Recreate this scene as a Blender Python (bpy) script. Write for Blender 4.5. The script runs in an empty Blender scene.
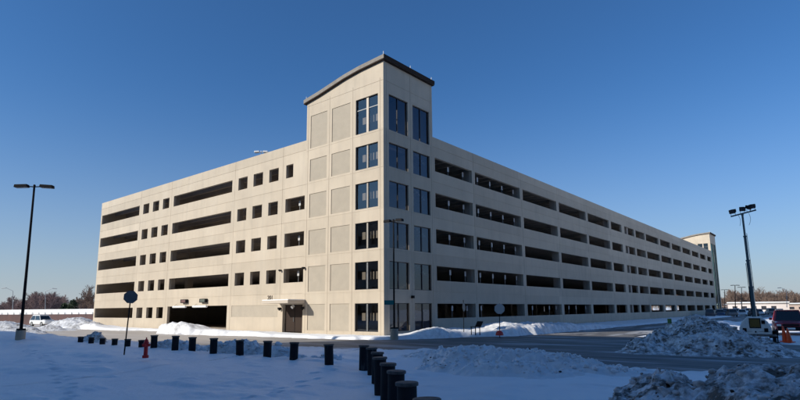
import bpy, bmesh, math, random
import numpy as np
from mathutils import Vector, Matrix
random.seed(7)
rng = np.random.default_rng(7)
scn = bpy.context.scene
COL = scn.collection
PI = math.pi

# ------------------------------------------------------------------ camera
F_PX, CY = 535.387, 225.909
FW = np.array([-0.62715978, 0.76343779, 0.15438054]); FW /= np.linalg.norm(FW)
RT = np.array([0.77192394, 0.63566938, -0.00760705])
UP = np.array([0.10394249, -0.11439919, 0.98798218])
CAM = np.array([27.152, -31.047, 1.850])
cam = bpy.data.cameras.new('camera'); camo = bpy.data.objects.new('camera', cam); COL.objects.link(camo)
cam.sensor_width = 36; cam.lens = 36*F_PX/800; cam.shift_y = (CY-200)/800
cam.clip_start = .1; cam.clip_end = 5000
camo.matrix_world = Matrix(((RT[0], UP[0], -FW[0], CAM[0]), (RT[1], UP[1], -FW[1], CAM[1]), (RT[2], UP[2], -FW[2], CAM[2]), (0, 0, 0, 1)))
scn.camera = camo
def at(u, v, d):
    r = FW + RT*(u-400)/F_PX - UP*(v-CY)/F_PX
    p = CAM + d*r
    return Vector(p)
FACE = math.atan2(-FW[1], -FW[0])          # heading that looks back to the viewpoint
def face(p): return math.atan2(CAM[1]-p[1], CAM[0]-p[0])

# ------------------------------------------------------------------ world, light
SK = .54
SUN = Vector((SK, 1.0, -.55)).normalized()
el = math.asin(-SUN.z); az = math.atan2(-SUN.x, -SUN.y)
w = bpy.data.worlds.new('World'); scn.world = w; w.use_nodes = True
nt = w.node_tree; nt.nodes.clear()
sky = nt.nodes.new('ShaderNodeTexSky'); sky.sky_type = 'NISHITA'; sky.sun_disc = False
sky.sun_elevation = el; sky.sun_rotation = az % (2*PI); sky.altitude = 200; sky.air_density = 1.0; sky.dust_density = 1.3; sky.ozone_density = 4.5
bg = nt.nodes.new('ShaderNodeBackground'); bg.inputs[1].default_value = .089
ow = nt.nodes.new('ShaderNodeOutputWorld')
tint = nt.nodes.new('ShaderNodeMix'); tint.data_type = 'RGBA'; tint.blend_type = 'MULTIPLY'; tint.inputs[0].default_value = 1   # cool white balance of the sky
tint.inputs[7].default_value = (.64, 1.10, 1.46, 1)
nt.links.new(sky.outputs[0], tint.inputs[6])
# pale winter murk low in the sky
gc = nt.nodes.new('ShaderNodeTexCoord'); sx = nt.nodes.new('ShaderNodeSeparateXYZ'); nt.links.new(gc.outputs['Generated'], sx.inputs[0])
mr = nt.nodes.new('ShaderNodeMapRange'); mr.inputs['From Min'].default_value = 0; mr.inputs['From Max'].default_value = .48
mr.inputs['To Min'].default_value = 1; mr.inputs['To Max'].default_value = 0; nt.links.new(sx.outputs['Z'], mr.inputs[0])
pw = nt.nodes.new('ShaderNodeMath'); pw.operation = 'POWER'; pw.inputs[1].default_value = 3; nt.links.new(mr.outputs[0], pw.inputs[0])
ml = nt.nodes.new('ShaderNodeMath'); ml.operation = 'MULTIPLY'; ml.inputs[1].default_value = .85; nt.links.new(pw.outputs[0], ml.inputs[0])
hz = nt.nodes.new('ShaderNodeMix'); hz.data_type = 'RGBA'; hz.inputs[7].default_value = (6.0, 6.4, 6.85, 1)
nt.links.new(ml.outputs[0], hz.inputs[0]); nt.links.new(tint.outputs[2], hz.inputs[6]); nt.links.new(hz.outputs[2], bg.inputs[0]); nt.links.new(bg.outputs[0], ow.inputs[0])
sd = bpy.data.lights.new('sun', 'SUN'); sd.energy = 5.0; sd.angle = math.radians(.53); sd.color = (1, .93, .82)
so = bpy.data.objects.new('sun', sd); COL.objects.link(so)
so.rotation_euler = SUN.to_track_quat('-Z', 'Y').to_euler(); so.location = (0, -60, 60)
scn.view_settings.view_transform = 'Standard'; scn.view_settings.look = 'None'
scn.view_settings.gamma = 1; scn.view_settings.exposure = 0
scn.render.engine = 'CYCLES'
scn.cycles.max_bounces = 6; scn.cycles.transparent_max_bounces = 12

# ------------------------------------------------------------------ materials
def lin(r, g, b): return (r, g, b, 1)
def mat(name, col, rough=.6, metal=0, spec=.5, noise=None, bump=None, col2=None, emit=None, coat=0):
    """noise = (scale, lo, hi[, stretch xyz]) mixes col to col2; bump = (scale, strength, distance)"""
    m = bpy.data.materials.new(name); m.use_nodes = True
    n = m.node_tree; p = n.nodes['Principled BSDF']
    p.inputs['Base Color'].default_value = lin(*col); p.inputs['Roughness'].default_value = rough
    p.inputs['Metallic'].default_value = metal; p.inputs['Specular IOR Level'].default_value = spec
    p.inputs['Coat Weight'].default_value = coat
    tc = n.nodes.new('ShaderNodeTexCoord')
    if noise:
        mp = n.nodes.new('ShaderNodeMapping'); n.links.new(tc.outputs['Object'], mp.inputs[0])
        if len(noise) > 3: mp.inputs['Scale'].default_value = noise[3]
        t = n.nodes.new('ShaderNodeTexNoise'); t.inputs['Scale'].default_value = noise[0]; t.inputs['Detail'].default_value = 8
        t.inputs['Roughness'].default_value = .62
        n.links.new(mp.outputs[0], t.inputs['Vector'])
        r = n.nodes.new('ShaderNodeMapRange'); r.inputs['From Min'].default_value = noise[1]; r.inputs['From Max'].default_value = noise[2]
        n.links.new(t.outputs[0], r.inputs[0])
        mx = n.nodes.new('ShaderNodeMix'); mx.data_type = 'RGBA'
        mx.inputs[6].default_value = lin(*col); mx.inputs[7].default_value = lin(*(col2 or col))
        n.links.new(r.outputs[0], mx.inputs[0]); n.links.new(mx.outputs[2], p.inputs['Base Color'])
        m['mix'] = mx.name
    if bump:
        t2 = n.nodes.new('ShaderNodeTexNoise'); t2.inputs['Scale'].default_value = bump[0]; t2.inputs['Detail'].default_value = 6
        n.links.new(tc.outputs['Object'], t2.inputs['Vector'])
        b = n.nodes.new('ShaderNodeBump'); b.inputs['Strength'].default_value = bump[1]; b.inputs['Distance'].default_value = bump[2]
        n.links.new(t2.outputs[0], b.inputs['Height']); n.links.new(b.outputs[0], p.inputs['Normal'])
    if emit:
        p.inputs['Emission Color'].default_value = lin(*emit[:3]); p.inputs['Emission Strength'].default_value = emit[3]
    return m

def second_noise(m, scale, lo, hi, col, stretch=(1, 1, 1), fac=1.0):
    """another layer of stains over an existing material"""
    n = m.node_tree; p = n.nodes['Principled BSDF']
    src = p.inputs['Base Color'].links[0].from_socket if p.inputs['Base Color'].links else None
    tc = n.nodes.new('ShaderNodeTexCoord'); mp = n.nodes.new('ShaderNodeMapping'); mp.inputs['Scale'].default_value = stretch
    t = n.nodes.new('ShaderNodeTexNoise'); t.inputs['Scale'].default_value = scale; t.inputs['Detail'].default_value = 7
    r = n.nodes.new('ShaderNodeMapRange'); r.inputs['From Min'].default_value = lo; r.inputs['From Max'].default_value = hi; r.inputs['To Max'].default_value = fac
    mx = n.nodes.new('ShaderNodeMix'); mx.data_type = 'RGBA'
    n.links.new(tc.outputs['Object'], mp.inputs[0]); n.links.new(mp.outputs[0], t.inputs['Vector']); n.links.new(t.outputs[0], r.inputs[0])
    n.links.new(r.outputs[0], mx.inputs[0])
    if src: n.links.new(src, mx.inputs[6])
    else: mx.inputs[6].default_value = p.inputs['Base Color'].default_value
    mx.inputs[7].default_value = lin(*col)
    n.links.new(mx.outputs[2], p.inputs['Base Color'])
    return m

def snow_mat(name, dirt_attr=True, base=(.92, .93, .94), dirt=(.16, .145, .13)):
    m = mat(name, base, .55, noise=(.9, .35, .75), col2=(.84, .86, .89), bump=(9, .5, .03))
    n = m.node_tree; p = n.nodes['Principled BSDF']
    if dirt_attr:
        src = p.inputs['Base Color'].links[0].from_socket
        a = n.nodes.new('ShaderNodeAttribute'); a.attribute_name = 'dirt'
        tc = n.nodes.new('ShaderNodeTexCoord'); t = n.nodes.new('ShaderNodeTexNoise'); t.inputs['Scale'].default_value = 3.2; t.inputs['Detail'].default_value = 9; t.inputs['Roughness'].default_value = .72
        n.links.new(tc.outputs['Object'], t.inputs['Vector'])
        r = n.nodes.new('ShaderNodeMapRange'); r.inputs['From Min'].default_value = .40; r.inputs['From Max'].default_value = .66
        n.links.new(t.outputs[0], r.inputs[0])
        mul = n.nodes.new('ShaderNodeMath'); mul.operation = 'MULTIPLY'; mul.use_clamp = True
        n.links.new(a.outputs['Fac'], mul.inputs[0]); n.links.new(r.outputs[0], mul.inputs[1])
        mx = n.nodes.new('ShaderNodeMix'); mx.data_type = 'RGBA'
        n.links.new(mul.outputs[0], mx.inputs[0]); n.links.new(src, mx.inputs[6]); mx.inputs[7].default_value = lin(*dirt)
        n.links.new(mx.outputs[2], p.inputs['Base Color'])
    return m

def glass_mat(name, tint=(.22, .25, .27), boost=.05, refl=(.9, .95, 1)):
    m = bpy.data.materials.new(name); m.use_nodes = True; n = m.node_tree; n.nodes.clear()
    o = n.nodes.new('ShaderNodeOutputMaterial'); mx = n.nodes.new('ShaderNodeMixShader')
    tr = n.nodes.new('ShaderNodeBsdfTransparent'); tr.inputs[0].default_value = lin(*tint)
    gl = n.nodes.new('ShaderNodeBsdfGlossy'); gl.inputs['Roughness'].default_value = .015; gl.inputs[0].default_value = lin(*refl)
    fr = n.nodes.new('ShaderNodeFresnel'); fr.inputs[0].default_value = 1.55
    ad = n.nodes.new('ShaderNodeMath'); ad.operation = 'ADD'; ad.use_clamp = True; ad.inputs[1].default_value = boost
    tc = n.nodes.new('ShaderNodeTexCoord'); t = n.nodes.new('ShaderNodeTexNoise'); t.inputs['Scale'].default_value = .8
    b = n.nodes.new('ShaderNodeBump'); b.inputs['Strength'].default_value = .05; b.inputs['Distance'].default_value = .05
    n.links.new(tc.outputs['Object'], t.inputs[0]); n.links.new(t.outputs[0], b.inputs['Height']); n.links.new(b.outputs[0], gl.inputs['Normal'])
    n.links.new(fr.outputs[0], ad.inputs[0]); n.links.new(ad.outputs[0], mx.inputs[0])
    n.links.new(tr.outputs[0], mx.inputs[1]); n.links.new(gl.outputs[0], mx.inputs[2]); n.links.new(mx.outputs[0], o.inputs[0])
    return m

M = {}
M['concrete'] = mat('precast_concrete', (.56, .48, .375), .85, spec=.2, noise=(.55, .3, .72), col2=(.49, .42, .33), bump=(22, .25, .01))
second_noise(M['concrete'], 1.7, .50, .78, (.37, .325, .265), (1, 1, .07), .4)      # run-off streaks
second_noise(M['concrete'], .35, .52, .70, (.60, .53, .43), (1, 1, .6), .35)       # bleached patches
def panel_tone(m, sx, sz, amt):
    n = m.node_tree; p = n.nodes['Principled BSDF']; src = p.inputs['Base Color'].links[0].from_socket
    tc = n.nodes.new('ShaderNodeTexCoord'); ml = n.nodes.new('ShaderNodeVectorMath'); ml.operation = 'MULTIPLY_ADD'; ml.inputs[1].default_value = (1/sx, 1/sx, 1/sz); ml.inputs[2].default_value = (.26, .63, -.02)
    fl = n.nodes.new('ShaderNodeVectorMath'); fl.operation = 'FLOOR'; wn = n.nodes.new('ShaderNodeTexWhiteNoise'); wn.noise_dimensions = '3D'
    n.links.new(tc.outputs['Object'], ml.inputs[0]); n.links.new(ml.outputs[0], fl.inputs[0]); n.links.new(fl.outputs[0], wn.inputs['Vector'])
    r = n.nodes.new('ShaderNodeMapRange'); r.inputs['To Min'].default_value = 1-amt; r.inputs['To Max'].default_value = 1+amt*.5; n.links.new(wn.outputs['Value'], r.inputs[0])
    hs = n.nodes.new('ShaderNodeHueSaturation'); n.links.new(r.outputs[0], hs.inputs['Value']); n.links.new(src, hs.inputs['Color']); n.links.new(hs.outputs[0], p.inputs['Base Color'])
panel_tone(M['concrete'], 9.75, 3.25, .10)
M['blasted'] = mat('sandblasted_concrete', (.43, .375, .30), .95, spec=.15, noise=(1.3, .3, .7), col2=(.38, .335, .27), bump=(60, .5, .01))
M['interior'] = mat('interior_concrete', (.50, .43, .36), .9, noise=(.7, .3, .7), col2=(.38, .33, .28))
M['coping'] = mat('roof_metal', (.29, .262, .225), .75, spec=.2, noise=(2, .3, .7), col2=(.2, .18, .16))
M['brown'] = mat('brown_metal', (.045, .032, .026), .8, spec=.1)
M['frame'] = mat('dark_window_frame', (.035, .035, .042), .4, metal=.3)
M['midframe'] = mat('mid_mullion', (.30, .27, .23), .6)
M['signwhite'] = mat('stall_sign_white', (.5, .5, .5), .5)
M['lightframe'] = mat('light_mullion', (.5, .43, .35), .6)
M['glass'] = glass_mat('tinted_glass', (.60, .61, .63), .06, (.55, .62, .72))
M['glass_green'] = glass_mat('green_glass', (.2, .3, .27), .12, (.75, 1, .92))
M['carglass'] = mat('car_glass', (.015, .018, .02), .06, spec=.8)
M['snow'] = snow_mat('snow')
M['snow_far'] = snow_mat('snow_far', False)
M['dirty'] = snow_mat('ploughed_snow', True, (.80, .81, .82), (.10, .085, .068))
M['chunk'] = mat('snow_clod', (.72, .73, .75), .6, noise=(2.2, .42, .62), col2=(.26, .235, .21), bump=(14, .5, .02))
M['chunkclean'] = mat('clean_snow_clod', (.86, .87, .89), .6, noise=(2.2, .45, .7), col2=(.6, .6, .6), bump=(14, .5, .02))
M['earth'] = mat('frozen_earth', (.045, .036, .028), .9, noise=(3, .4, .7), col2=(.16, .14, .12))
M['post'] = mat('post_dark_steel', (.010, .011, .016), .75, spec=.2, noise=(3, .3, .7), col2=(.02, .02, .024))
second_noise(M['post'], 5, .60, .72, (.16, .16, .165), (1, 1, .35), .5)
M['cap'] = mat('post_cap', (.05, .042, .038), .6, noise=(8, .4, .7), col2=(.11, .10, .095))
M['black'] = mat('black_metal', (.012, .012, .014), .75, spec=.12)
M['grey'] = mat('grey_metal', (.32, .33, .34), .45, metal=.6, noise=(4, .3, .7), col2=(.24, .25, .26))
M['signback'] = mat('sign_back', (.16, .165, .17), .5, metal=.5, noise=(3, .3, .7), col2=(.1, .105, .11))
M['signback_pale'] = mat('sign_back_pale', (.5, .5, .5), .5, metal=.3)
M['white'] = mat('white_paint', (.78, .78, .76), .4, noise=(5, .45, .75), col2=(.6, .6, .58))
M['red'] = mat('hydrant_red', (.62, .02, .02), .4, noise=(8, .45, .75), col2=(.42, .015, .015))
M['redflap'] = mat('red_marker', (.55, .03, .025), .5)
M['orange'] = mat('cone_orange', (.95, .10, .02), .4)
M['teal'] = mat('teal_sign', (.0, .18, .19), .4)
M['rubber'] = mat('rubber', (.018, .018, .018), .8)
M['maroon'] = mat('maroon_paint', (.33, .025, .045), .3, coat=.5, noise=(2.5, .4, .8), col2=(.26, .02, .035))
M['duskylens'] = mat('lamp_diffuser', (.22, .22, .21), .5)
M['darklens'] = mat('floodlight_glass', (.03, .035, .045), .5)
M['lamp'] = mat('lamp_lens', (.75, .75, .7), .25)
M['chrome'] = mat('chrome', (.6, .6, .62), .2, metal=1)
M['brick'] = mat('maroon_wall', (.12, .06, .055), .85, noise=(.6, .3, .7, (1, 1, 1)), col2=(.075, .045, .045))
M['bark'] = mat('bark', (.21, .15, .12), .9, noise=(.4, .3, .7), col2=(.17, .11, .08))
M['bark_red'] = mat('reddish_twigs', (.22, .14, .135), .9, noise=(.2, .3, .7), col2=(.17, .12, .11))
M['needle'] = mat('needles', (.035, .06, .03), .8, noise=(2, .3, .7), col2=(.055, .07, .03))
M['mast'] = mat('mast_steel', (.13, .19, .21), .4, metal=.5, noise=(2, .3, .7), col2=(.09, .13, .15))
M['amber'] = mat('amber_panel', (.16, .10, .02), .5)
M['signalred'] = mat('signal_red', (.13, .06, .05), .5)
M['signalgreen'] = mat('signal_green', (.09, .105, .08), .5)
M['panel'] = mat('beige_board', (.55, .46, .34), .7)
# road: worn asphalt; the stretch in front of the garage is made lighter, the junction is darker
def road_mat(name, st, lighter_left):
    m = mat(name, (.135, .13, .125), .7, noise=(.35, .35, .65), col2=(.20, .19, .18), bump=(30, .3, .01))
    second_noise(m, .5, .50, .66, (.62, .65, .69), st, .62)
    second_noise(m, 2.3, .50, .64, (.05, .05, .055), (st[0]*.5, st[1]*1.2, 1), .85)
    if lighter_left:
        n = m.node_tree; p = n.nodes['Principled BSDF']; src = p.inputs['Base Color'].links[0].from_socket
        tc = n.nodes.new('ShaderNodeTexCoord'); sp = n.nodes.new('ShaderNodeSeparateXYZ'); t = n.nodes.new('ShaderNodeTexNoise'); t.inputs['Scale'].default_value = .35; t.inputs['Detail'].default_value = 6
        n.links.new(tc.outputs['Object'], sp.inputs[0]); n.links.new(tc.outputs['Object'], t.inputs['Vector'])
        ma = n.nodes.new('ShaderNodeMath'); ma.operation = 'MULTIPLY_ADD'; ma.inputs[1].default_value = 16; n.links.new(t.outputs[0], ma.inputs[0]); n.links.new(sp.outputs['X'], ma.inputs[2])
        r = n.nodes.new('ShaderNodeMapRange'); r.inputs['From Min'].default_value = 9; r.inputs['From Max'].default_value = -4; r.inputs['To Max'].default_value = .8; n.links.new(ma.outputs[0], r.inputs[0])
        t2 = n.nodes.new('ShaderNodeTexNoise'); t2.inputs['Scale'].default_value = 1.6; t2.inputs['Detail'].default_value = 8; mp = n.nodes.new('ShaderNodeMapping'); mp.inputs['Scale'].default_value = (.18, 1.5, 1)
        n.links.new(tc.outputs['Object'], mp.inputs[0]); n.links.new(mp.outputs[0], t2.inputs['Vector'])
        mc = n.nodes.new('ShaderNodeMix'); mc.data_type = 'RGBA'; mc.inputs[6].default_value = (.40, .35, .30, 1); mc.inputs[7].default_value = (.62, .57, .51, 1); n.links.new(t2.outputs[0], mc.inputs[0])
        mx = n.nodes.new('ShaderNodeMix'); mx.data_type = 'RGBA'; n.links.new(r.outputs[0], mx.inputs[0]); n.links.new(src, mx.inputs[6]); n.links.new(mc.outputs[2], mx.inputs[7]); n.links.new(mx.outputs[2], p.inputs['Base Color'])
    return m
M['road'] = road_mat('front_asphalt', (.22, 1.3, 1), True)
M['road2'] = road_mat('salted_asphalt_side', (1.3, .15, 1), False)

# ------------------------------------------------------------------ mesh helpers
def tagit(o, label=None, cat=None, group=None, kind=None):
    if label: o['label'] = label
    if cat: o['category'] = cat
    if group: o['group'] = group
    if kind: o['kind'] = kind
    return o
def empty(name, loc=(0, 0, 0), rz=0, **k):
    o = bpy.data.objects.new(name, None); COL.objects.link(o); o.location = loc; o.rotation_euler = (0, 0, rz); o.empty_display_size = .2
    return tagit(o, **k)
class MB:
    def __init__(s): s.v = []; s.f = []
    def quad(s, a, b, c, d):
        i = len(s.v); s.v += [tuple(a), tuple(b), tuple(c), tuple(d)]; s.f.append((i, i+1, i+2, i+3)); return s
    def box(s, x0, y0, z0, x1, y1, z1):
        i = len(s.v)
        s.v += [(x0, y0, z0), (x1, y0, z0), (x1, y1, z0), (x0, y1, z0), (x0, y0, z1), (x1, y0, z1), (x1, y1, z1), (x0, y1, z1)]
        s.f += [tuple(i+k for k in q) for q in ((0, 3, 2, 1), (4, 5, 6, 7), (0, 1, 5, 4), (1, 2, 6, 5), (2, 3, 7, 6), (3, 0, 4, 7))]
        return s
    def tube(s, p, q, r0, r1=None, n=12, cap=True):
        r1 = r0 if r1 is None else r1
        p, q = Vector(p), Vector(q); d = (q-p).normalized()
        a = d.orthogonal().normalized(); b = d.cross(a); i = len(s.v)
        for k in range(n):
            t = 2*PI*k/n; e = a*math.cos(t)+b*math.sin(t)
            s.v.append(tuple(p+e*r0)); s.v.append(tuple(q+e*r1))
        for k in range(n):
            j = (k+1) % n; s.f.append((i+2*k, i+2*j, i+2*j+1, i+2*k+1))
        if cap:
            s.f.append(tuple(i+2*k for k in reversed(range(n)))); s.f.append(tuple(i+2*k+1 for k in range(n)))
        return s
    def lathe(s, prof, n=20, c=(0, 0, 0)):
        i = len(s.v); m = len(prof)
        for k in range(n):
            t = 2*PI*k/n
            for r, z in prof: s.v.append((c[0]+r*math.cos(t), c[1]+r*math.sin(t), c[2]+z))
        for k in range(n):
            j = (k+1) % n
            for q in range(m-1): s.f.append((i+k*m+q, i+j*m+q, i+j*m+q+1, i+k*m+q+1))
        s.f.append(tuple(i+k*m+m-1 for k in range(n))); s.f.append(tuple(i+k*m for k in reversed(range(n))))
        return s
    def prism(s, pts, y0, y1):
        """outline in xz extruded along y"""
        i = len(s.v); n = len(pts)
        for x, z in pts: s.v.append((x, y0, z))
        for x, z in pts: s.v.append((x, y1, z))
        s.f.append(tuple(range(i, i+n))); s.f.append(tuple(range(i+2*n-1, i+n-1, -1)))
        for k in range(n):
            j = (k+1) % n; s.f.append((i+j, i+k, i+n+k, i+n+j))
        return s
    def xf(s, mtx, start=0):
        s.v[start:] = [tuple(mtx @ Vector(p)) for p in s.v[start:]]; return s
    def build(s, name, m, parent=None, smooth=False, bevel=0, recalc=True, **k):
        me = bpy.data.meshes.new(name); me.from_pydata(s.v, [], s.f)
        if recalc:
            bm = bmesh.new(); bm.from_mesh(me); bmesh.ops.recalc_face_normals(bm, faces=bm.faces); bm.to_mesh(me); bm.free()
        me.materials.append(M[m] if isinstance(m, str) else m)
        o = bpy.data.objects.new(name, me); COL.objects.link(o)
        if parent: o.parent = parent
        if smooth:
            me.polygons.foreach_set('use_smooth', [True]*len(me.polygons)); me.set_sharp_from_angle(angle=math.radians(40))
        if bevel:
            b = o.modifiers.new('bevel', 'BEVEL'); b.width = bevel; b.segments = 2; b.limit_method = 'ANGLE'
        return tagit(o, **k)
def arrays(name, V, Fq, m, parent=None, smooth=False, attr=None, **k):
    V = np.asarray(V, dtype=np.float32); Fq = np.asarray(Fq, dtype=np.int32); nf, c = Fq.shape
    me = bpy.data.meshes.new(name); me.vertices.add(len(V)); me.vertices.foreach_set('co', V.ravel())
    me.loops.add(nf*c); me.loops.foreach_set('vertex_index', Fq.ravel())
    me.polygons.add(nf); me.polygons.foreach_set('loop_start', np.arange(nf, dtype=np.int32)*c)
    if smooth: me.polygons.foreach_set('use_smooth', np.ones(nf, dtype=bool))
    me.update(calc_edges=True); me.validate()
    if attr is not None:
        a = me.attributes.new('dirt', 'FLOAT', 'POINT'); a.data.foreach_set('value', np.asarray(attr, dtype=np.float32))
    me.materials.append(M[m] if isinstance(m, str) else m)
    o = bpy.data.objects.new(name, me); COL.objects.link(o)
    if parent: o.parent = parent
    return tagit(o, **k)

# ------------------------------------------------------------------ numpy noise
def _h(ix, iy, s):
    n = (ix*374761393 + iy*668265263 + s*1442695041) & 0xffffffff
    n = ((n ^ (n >> 13))*1274126177) & 0xffffffff
    return ((n ^ (n >> 16)) & 0xffff)/65535.0
def vnoise(x, y, s=0):
    ix = np.floor(x).astype(np.int64); iy = np.floor(y).astype(np.int64); fx = x-ix; fy = y-iy
    fx = fx*fx*fx*(fx*(fx*6-15)+10); fy = fy*fy*fy*(fy*(fy*6-15)+10)
    a = _h(ix, iy, s); b = _h(ix+1, iy, s); c = _h(ix, iy+1, s); d = _h(ix+1, iy+1, s)
    return (a*(1-fx)+b*fx)*(1-fy)+(c*(1-fx)+d*fx)*fy
def fbm(x, y, o=4, s=0, g=.5):
    r = 0; a = 1; t = 0
    for k in range(o):
        r = r+a*vnoise(x, y, s+k*17); t += a; a *= g; x = x*2.03+3.1; y = y*2.03+1.7
    return r/t
def clods(x, y, s=0):
    """rounded lumps: distance to scattered points"""
    ix = np.floor(x).astype(np.int64); iy = np.floor(y).astype(np.int64); best = np.full(x.shape, 9.0); hh = np.zeros(x.shape)
    for dx in (-1, 0, 1):
        for dy in (-1, 0, 1):
            cx = ix+dx; cy = iy+dy
            px = cx+_h(cx, cy, s+1); py = cy+_h(cx, cy, s+2)
            r = .35+.6*_h(cx, cy, s+3)
            d = ((x-px)**2+(y-py)**2)/(r*r)
            hh = np.maximum(hh, np.sqrt(np.maximum(0, 1-d))*r)
    return hh
def sst(a, b, x):
    t = np.clip((x-a)/(b-a), 0, 1); return t*t*(3-2*t)
def sdist(x, y, poly):
    """signed distance, positive inside"""
    d = np.full(x.shape, 1e9); ins = np.zeros(x.shape, bool); n = len(poly)
    for i in range(n):
        ax, ay = poly[i]; bx, by = poly[(i+1) % n]
        ex, ey = bx-ax, by-ay; wx, wy = x-ax, y-ay
        t = np.clip((wx*ex+wy*ey)/(ex*ex+ey*ey), 0, 1)
        d = np.minimum(d, (wx-ex*t)**2+(wy-ey*t)**2)
        if ay != by:
            c = ((ay > y) != (by > y)) & (x < ex*(y-ay)/(by-ay)+ax); ins ^= c
    d = np.sqrt(d); return np.where(ins, d, -d)
def pdist(x, y, pts):
    """distance to polyline and interpolated height"""
    d = np.full(x.shape, 1e9); hgt = np.zeros(x.shape)
    for (ax, ay, ah), (bx, by, bh) in zip(pts[:-1], pts[1:]):
        ex, ey = bx-ax, by-ay; wx, wy = x-ax, y-ay
        t = np.clip((wx*ex+wy*ey)/(ex*ex+ey*ey+1e-9), 0, 1)
        q = np.sqrt((wx-ex*t)**2+(wy-ey*t)**2); m = q < d
        d = np.where(m, q, d); hgt = np.where(m, ah+(bh-ah)*t, hgt)
    return d, hgt
ROAD_Z = -.28
def grid(name, x0, x1, y0, y1, st, hf, m, drop=None, smooth=True, **k):
    xs = np.arange(x0, x1+st/2, st); ys = np.arange(y0, y1+st/2, st)
    X, Y = np.meshgrid(xs, ys); Z, D = hf(X, Y)
    nx = len(xs); ny = len(ys)
    I = np.arange(nx*ny).reshape(ny, nx)
    Q = np.stack([I[:-1, :-1], I[:-1, 1:], I[1:, 1:], I[1:, :-1]], -1).reshape(-1, 4)
    if drop is not None:
        keep = (Z.ravel()[Q].max(1) > drop); Q = Q[keep]
        used = np.unique(Q); mp = np.zeros(nx*ny, int); mp[used] = np.arange(len(used)); Q = mp[Q]
        V = np.stack([X.ravel(), Y.ravel(), Z.ravel()], -1)[used]; D = D.ravel()[used]
    else:
        V = np.stack([X.ravel(), Y.ravel(), Z.ravel()], -1); D = D.ravel()
    return arrays(name, V, Q, m, smooth=smooth, attr=D, **k)

# ------------------------------------------------------------------ ground
g = MB(); g.quad((-2500, -2500, -.33), (2500, -2500, -.33), (2500, 2500, -.33), (-2500, 2500, -.33)); g.build('ground', 'snow_far', kind='structure')
def sheet(name, pts, z, m, **k):
    b = MB(); b.v = [(x, y, z) for x, y in pts]; b.f = [tuple(range(len(pts)))]; return b.build(name, m, recalc=False, **k)
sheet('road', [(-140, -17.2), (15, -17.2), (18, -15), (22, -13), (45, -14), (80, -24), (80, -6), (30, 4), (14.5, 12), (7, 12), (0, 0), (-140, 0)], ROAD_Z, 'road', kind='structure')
sheet('side_road', [(7, 12), (14.5, 12), (14.5, 420), (7, 420)], ROAD_Z+.004, 'road2', kind='structure')

POLY_FIELD = [(-90, -14.3), (-54, -13.2), (-24, -14.9), (-12, -15.3), (-5, -14.2), (0, -12.0), (4, -11.1), (9, -10), (11, -8.0), (14.7, -9.1), (18, -10.4), (20.3, -11.4), (22, -11.0), (24, -10.4), (28, -10.5), (34, -11), (45, -14.5), (80, -24), (80, -60), (-90, -60)]
FOOT = []
def trail(p, q, n, jit=.06, seed=0):
    r = random.Random(seed); dx, dy = q[0]-p[0], q[1]-p[1]; L_ = math.hypot(dx, dy); a_ = math.atan2(dy, dx)
    for i in range(n):
        t_ = i/(n-1); s_ = .13*(1 if i % 2 else -1); b_ = .4*math.sin(t_*5+seed)
        FOOT.append((p[0]+dx*t_-dy/L_*(s_+b_)+r.gauss(0, jit), p[1]+dy*t_+dx/L_*(s_+b_)+r.gauss(0, jit), a_+r.gauss(0, .12)))
trail((21.5, -27.5), (-6, -21.5), 46, seed=1); trail((17.5, -28), (14.2, -18.6), 15, seed=2); trail((3, -22), (5.6, -20.5), 5, seed=3); trail((25, -25.5), (23.6, -16.0), 14, seed=4)
def h_field(x, y):
    d = sdist(x, y, POLY_FIELD)+(fbm(x*1.1, y*1.1, 3, 5)-.5)*1.0
    base = -.25+.2*sst(-26, -17.5, y)*sst(18, 12, x)*(1-.6*sst(-15.5, -12, y))+(fbm(x*.14, y*.14, 3, 9)-.5)*.16+(fbm(x*.7, y*.7, 3, 2)-.5)*.035
    base = base+.62*np.exp(-(((x+15.5)/4.2)**2+((y+20.2)/2.6)**2))+.28*np.exp(-(((x+26)/7)**2+((y+17.5)/2)**2))
    base = base + .08*np.exp(-((y+21+.12*(x-6))/.8)**2)*sst(-4, 3, x)*sst(14, 9, x)
    fx_ = np.zeros(x.shape)
    for px_, py_, ang in FOOT:
        m_ = (np.abs(x-px_) < .5) & (np.abs(y-py_) < .5)
        if m_.any():
            u_ = (x[m_]-px_)*math.cos(ang)+(y[m_]-py_)*math.sin(ang); v_ = -(x[m_]-px_)*math.sin(ang)+(y[m_]-py_)*math.cos(ang)
            q_ = (u_/.17)**2+(v_/.085)**2; fx_[m_] += -.085*np.exp(-q_**1.6)+.02*np.exp(-((np.sqrt(q_)-1.5)/.4)**2)
    crust = np.maximum(0, fbm(x*.5+7, y*1.1, 4, 33)-.56)*.35+(fbm(x*3.1, y*3.1, 3, 12)-.5)*.012
    base = base+fx_+crust+.09*np.exp(-((y+17.6)/2.6)**2)*sst(15.5, 12, x)
    z = -.5+(base+.5)*sst(-.25, .75, d)
    near = np.exp(-(d/.9)**2)
    z = z+near*clods(x*2.2, y*2.2, 3)*.12*sst(-.2, .4, d)
    dirt = near*.55+.0*x
    spots = (vnoise(x*.9, y*.9, 77) > .93)
    return z, dirt+spots*.0
def patch(x0, x1, y0, y1, st, hf): grid('snow_cover', x0, x1, y0, y1, st, hf, 'snow', drop=-.42, kind='structure')
patch(8, 32, -40, -6.5, .07, h_field)
patch(-20, 8, -40, -9, .12, h_field)
patch(-90, -20, -45, -12, .35, h_field)
patch(32, 78, -45, -9, .4, h_field)

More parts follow.
